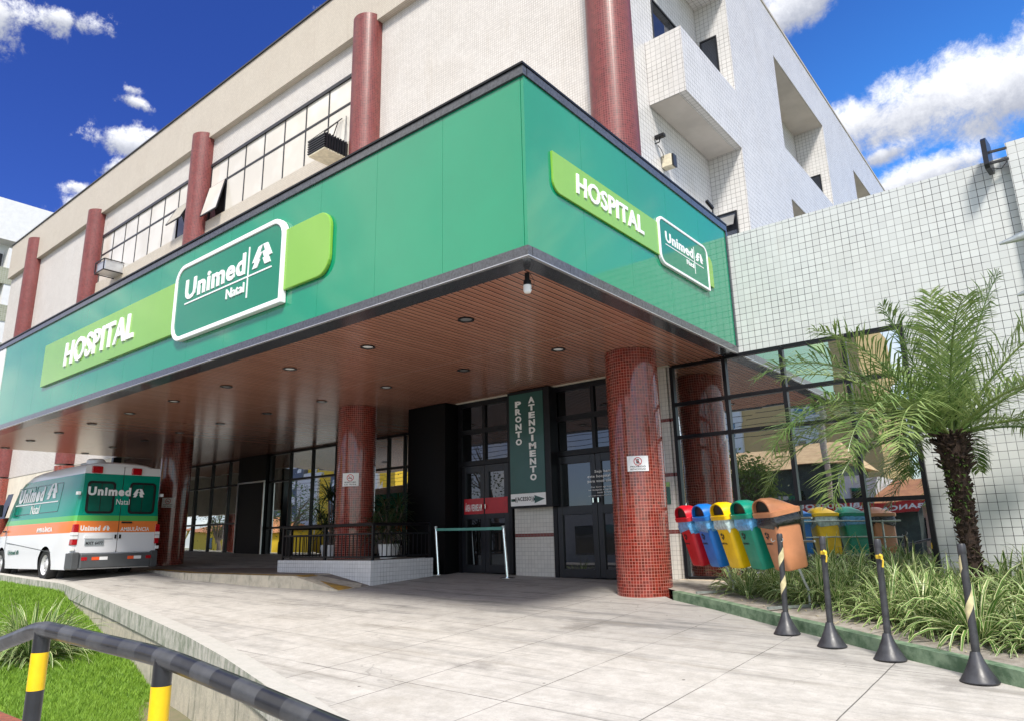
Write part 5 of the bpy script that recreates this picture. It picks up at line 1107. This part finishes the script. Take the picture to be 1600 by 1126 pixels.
for i in range(60):
    q = rg.uniform(.5, .9); a = rg.uniform(-2.6, -.6); z = pb + (1.02 - pb) * q; p = (PX + .13 * math.cos(a), PY + .13 * math.sin(a), z); strap_leaf(m_, p, a + rg.uniform(-1, 1), rg.uniform(-.3, .9), rg.uniform(.05, .10), .03, 1.5, 2)
m_.build('creeper_leaf', 'tree_leaf', trk, fixn=False)
def frond(az, el, L, droop, seed):
    rg = random.Random(seed); mb = MB(); n = 58; d = Vector((math.cos(az) * math.cos(el), math.sin(az) * math.cos(el), math.sin(el))); p = Vector((PX + math.cos(az) * .06, PY + math.sin(az) * .06, 1.02)); side = Vector((-math.sin(az), math.cos(az), 0)); path = []
    for i in range(n + 1):
        q = i / n; path.append((p.copy(), d.copy())); d = (d + Vector((0, 0, -droop / n * (.3 + 1.9 * q)))).normalized(); p = p + d * (L / n)
    mb.tube([tuple(q[0]) for q in path], .01, 5, radii=[.016 * (1 - i / n) + .003 for i in range(n + 1)])
    for i in range(5, n + 1):
        q = i / n; p, d = path[i]; upv = side.cross(d).normalized()
        if upv.z < 0: upv = -upv
        ll = .52 * math.sin(math.pi * min(1, .12 + q * .86)) ** .6 * (L / 2.0) + .05
        for s_ in (-1, 1):
            for rep in range(1 + (i % 3 == 0)):
                lift = rg.uniform(-.05, .50); dd = (d * rg.uniform(.50, .85) + side * s_ * rg.uniform(.55, .9) + upv * lift).normalized(); b0 = p + d * rg.uniform(-.5, .5) * (L / n); l2 = ll * rg.uniform(.8, 1.1); w = .0082 * rg.uniform(.8, 1.3)
                wv = dd.cross(upv).normalized() * w; m1 = b0 + dd * l2 * .55; e = m1 + (dd + Vector((0, 0, -rg.uniform(.2, .75)))).normalized() * l2 * .45
                k = mb.addv([b0 - wv * .5, b0 + wv * .5, m1 + wv, m1 - wv, e]); mb.face((k, k + 1, k + 2, k + 3)); mb.face((k + 3, k + 2, k + 4))
    return mb.build('frond', 'palm_leaf', pm, fixn=False)
rg = random.Random(21); fi = 0
cw = math.atan2(-.63, -.776)   # towards the left of the picture
for ring, (cnt_, e0, e1, L0, L1, dr) in enumerate(((5, 1.1, 1.4, 1.6, 2.0, .6), (7, .75, 1.05, 1.9, 2.3, 1.0), (8, .35, .7, 1.9, 2.3, 1.3), (7, -.05, .3, 1.5, 1.9, 1.5))):
    for k in range(cnt_):
        az = math.tau * (k + .5 * (ring % 2)) / cnt_ + rg.uniform(-.2, .2); L = rg.uniform(L0, L1)
        if ring == 3 and math.cos(az - math.atan2(-9.4, 1.6)) > .55: continue
        if math.sin(az) > .2: L *= max(.55, 1 - .45 * math.sin(az))
        frond(az, rg.uniform(e0, e1), L, dr * rg.uniform(.8, 1.15), 100 + fi); fi += 1

for k, (da, el, L, dr) in enumerate(((.15, .55, 2.45, 1.5), (-.25, .30, 2.3, 1.35), (.35, .15, 2.1, 1.3), (-.05, .85, 2.4, 1.3), (.55, .5, 2.2, 1.5))): frond(cw + da, el, L, dr, 300 + k)

# leaf litter under the striped plants and along the kerb
m_ = MB(); rg = random.Random(9)
for i in range(420):
    x = rg.uniform(-4.3, .3); y = rg.uniform(6.4, 9.6)
    if not inpoly(x, y, KI + [(6, 10.6), (-5.3, 10.5)]): continue
    strap_leaf(m_, (x, y, gz(x, y) + .108), rg.random() * math.tau, rg.uniform(-.05, .25), rg.uniform(.03, .10), .014, .4, 2)
m_.build('leaf_litter', 'tape_cream', fixn=False, label='dry leaf litter scattered on the soil behind the kerb', cat='leaf litter', kind='stuff')

# ================================================================== NEIGHBOUR BUILDING, LEFT
NB = thing('apartment_block', 'white block with olive tiled balconies beyond the left end', 'building', (-62, 22, -1.8))
MB().box(-80, -61.2, 2, 40, -1.9, 25.5).build('wall', 'white_wall', NB); MB().box(-61.2, -60.0, 2, 40, 22.4, 25.6).build('parapet', 'white_wall', NB)
for k in range(8):
    z = 19.0 - k * 2.85
    MB().box(-61.19, -60.05, 2, 40, z, z + 1.25).build('balcony', 'olive_tile', NB)
    for y in (3.4, 8.4, 13.2, 16.0, 21, 26): w_ = MB().box(-61.19, -61.1, y, y + 1.5, z + 1.45, z + 2.6).build('window', 'dark_frame', NB)
    MB().box(-61.18, -60.1, 14.82, 15.3, z + 1.251, z + 2.849).build('pier', 'white_wall', NB)

# ================================================================== ACROSS THE STREET (seen in the glass)
def block(name, label, x0, x1, y0, y1, z1, wall, roof=None, wins=(), cat='building', wmat='dark_pane'):
    b = thing(name, label, cat, ((x0 + x1) / 2, (y0 + y1) / 2, -1.84)); MB().box(x0, x1, y0, y1, -1.84, z1).build('wall', wall, b)
    if roof:
        m_ = MB(); h = 1.3; k = m_.addv([(x0 - .5, y1 + .6, z1 - .1), (x1 + .5, y1 + .6, z1 - .1), (x1 + .5, y0 - .5, z1 - .1), (x0 - .5, y0 - .5, z1 - .1), (x0 + .5, (y0 + y1) / 2, z1 + h), (x1 - .5, (y0 + y1) / 2, z1 + h)])
        m_.face((k, k + 1, k + 5, k + 4)); m_.face((k + 2, k + 3, k + 4, k + 5)); m_.face((k + 1, k + 2, k + 5)); m_.face((k + 3, k, k + 4)); m_.face((k, k + 3, k + 2, k + 1)); m_.build('roof', roof, b)
    for a, c, d, e in wins: MB().box(a, c, y1 + .002, y1 + .05, d, e).build('window', wmat, b)
    return b
block('tiled_roof_house', 'dark walled house with pale clay roof reflected in the wing window', -18, -10.2, -24, -18, 3.5, 'dark_wall', 'roof_tile_pale', [(-14.5, -12.0, .7, 2.0), (-17.5, -15.2, .7, 2.0)], 'house')
block('tiled_roof_house', 'white house between two clay roofed houses across the street', -10.0, -8.3, -22, -17.2, 2.6, 'white_wall', None, [(-9.5, -8.9, 1.2, 2.0)], 'house')
block('tiled_roof_house', 'low peach house with bright orange clay roof across the street', -8.2, -2.0, -21, -16, 1.15, 'peach_wall', 'roof_tile_far', [(-7, -6, -.6, .4)], 'house')
tw = block('apartment_tower', 'tan and white apartment tower across the street', -29.5, -13.5, -58, -45, 19, 'tan_wall', None, [])
m_ = MB(); m_.box(-29.4, -25.2, -44.99, -44.6, -1.8, 19); m_.box(-20.4, -17.6, -44.99, -44.6, -1.8, 19); m_.build('white_bay', 'white_wall', tw)
m_ = MB()
for z in range(0, 9):
    for x in (-28.6, -26.6, -19.9, -18.6): m_.box(x, x + .7, -44.59, -44.5, z * 2.1 + .6, z * 2.1 + 1.5)
m_.build('windows', 'dark_pane', tw)
yb = block('office_block', 'bright yellow and slate block across the street at the left', -98, -64, -46, -32, 10, 'yellow_wall', None, [])
m_ = MB(); m_.box(-90, -84, -31.99, -31.5, -1.8, 13); m_.box(-77.5, -75.2, -31.99, -31.5, -1.8, 12.5); m_.build('slate_bay', 'slate_wall', yb); m_ = MB(); m_.box(-84, -80.5, -31.99, -31.6, 0, 9); m_.box(-70, -67, -31.99, -31.6, 0, 8); m_.build('white_bay', 'white_wall', yb)
m_ = MB()
for z in range(5):
    for x in (-89, -87, -85.4, -76.8): m_.box(x, x + 1.0, -31.49, -31.4, z * 2.2 + .4, z * 2.2 + 1.4)
m_.build('windows', 'flat_white', yb)
block('orange_house', 'small clay roofed house at the far left of the street', -92, -78, -30, -21, 1.6, 'yellow_wall', 'roof_tile_far', [(-88, -86, -.6, .8)], 'house')
block('orange_house', 'low orange clay roofed house across the street at the left', -62, -46, -28, -21, .9, 'peach_wall', 'roof_tile_far', [(-50, -48, -.6, .5)], 'house')
block('shop_row', 'pale row of shops across the street', -43, -19, -24, -18, 1.6, 'white_wall', None, [(-41, -37, -1.2, .6), (-34, -30, -1.2, .6), (-27, -23, -1.2, .6)], 'shops')
ki = thing('news_stand', 'red news stand with white lettering across the street', 'news stand', (-8.5, -13.6, -1.6))
MB().box(-11.2, -5.9, -15, -13.9, -1.62, .82).build('booth', 'dark_wall', ki); MB().box(-11.5, -5.6, -15.1, -13.2, 1.201, 1.27).build('awning', 'red_band', ki); MB().box(-11.5, -5.6, -13.2, -13.1, .80, 1.20).build('name_board', 'red_band', ki)
MB().box(-11.4, -5.7, -15.0, -13.21, .82, 1.20).build('booth_head', 'dark_wall', ki)
m_ = MB(); add_text(m_, 'BANCA ALBUQUERQUE', (-5.8, -13.098, .88), -X_, Z_, (0, .01, 0), 5.5, .24, .03); m_.build('lettering', 'flat_white', ki)
def tree(x, y, h, cr, seed, label, sparse=False, n=2600):
    rg = random.Random(seed); b = thing('street_tree', label, 'tree', (x, y, -1.7), group='trees along the far side of the street'); t_ = MB(); tips = []; z0 = -1.7
    t_.tube([(x, y, z0), (x + .1, y, z0 + h * .25), (x, y + .1, z0 + h * .42)], .2, 8, radii=[.24, .18, .14])
    for k in range(12):
        a = rg.random() * math.tau; e = Vector((x + math.cos(a) * cr * rg.uniform(.4, .95), y + math.sin(a) * cr * rg.uniform(.4, .95), z0 + h * rg.uniform(.55, .98))); m = Vector((x, y, z0 + h * .45)) * .5 + e * .5 + Vector((0, 0, .3)); t_.tube([(x, y, z0 + h * rg.uniform(.3, .42)), tuple(m), tuple(e)], .05, 5, radii=[.09, .055, .02]); tips += [e, m]
        for q in range(3): e2 = e + Vector((rg.uniform(-1, 1), rg.uniform(-1, 1), rg.uniform(-.3, .9))) * cr * .35; t_.tube([tuple(m), tuple(e2)], .02, 4, radii=[.03, .01]); tips.append(e2)
    t_.build('trunk', 'wood_branch', b); l = MB()
    for i in range(n):
        c = rg.choice(tips); s_ = cr * (.26 if not sparse else .2); p = c + Vector((rg.gauss(0, s_), rg.gauss(0, s_), rg.gauss(0, s_ * .8))); w = rg.uniform(.06, .13); u = Vector((rg.uniform(-1, 1), rg.uniform(-1, 1), rg.uniform(-1, 1))).normalized(); v_ = u.orthogonal().normalized(); k = l.addv([p - u * w, p + v_ * w * .5, p + u * w, p - v_ * w * .5]); l.face((k, k + 1, k + 2, k + 3))
    l.build('crown', 'tree_leaf', b, fixn=False)
tree(-12.9, -12.4, 5.4, 1.25, 1, 'slim bushy tree in front of the clay roofed house'); tree(-60, -14.5, 6.4, 2.8, 2, 'broad tree before the yellow block'); tree(-38, -13.8, 7.5, 3.0, 3, 'sparse branchy tree before the shop row', True, 900); tree(-30.5, -14, 8, 3.0, 4, 'second sparse branchy tree nearer the hospital', True, 800); tree(-76, -16, 5.5, 2.2, 5, 'small round tree at the far left of the street')
# overhead wires across the street
m_ = MB()
for k in range(5): m_.tube([(-90, -15.4, 5.2 + k * .32), (-50, -15.4, 4.7 + k * .32), (-10, -15.4, 5.0 + k * .32), (40, -15.4, 5.5 + k * .32)], .02, 4)
pw = thing('power_line', 'overhead cables strung along the far side of the street', 'power line', (-10, -15.4, -1.6)); m_.build('cable', 'rubber', pw); m_ = MB(); m_.tube([(-10, -15.4, -1.6), (-10, -15.4, 7)], .14, 10); m_.tube([(-50, -15.4, -1.6), (-50, -15.4, 7)], .14, 10); m_.build('pole', 'wall_concrete', pw)
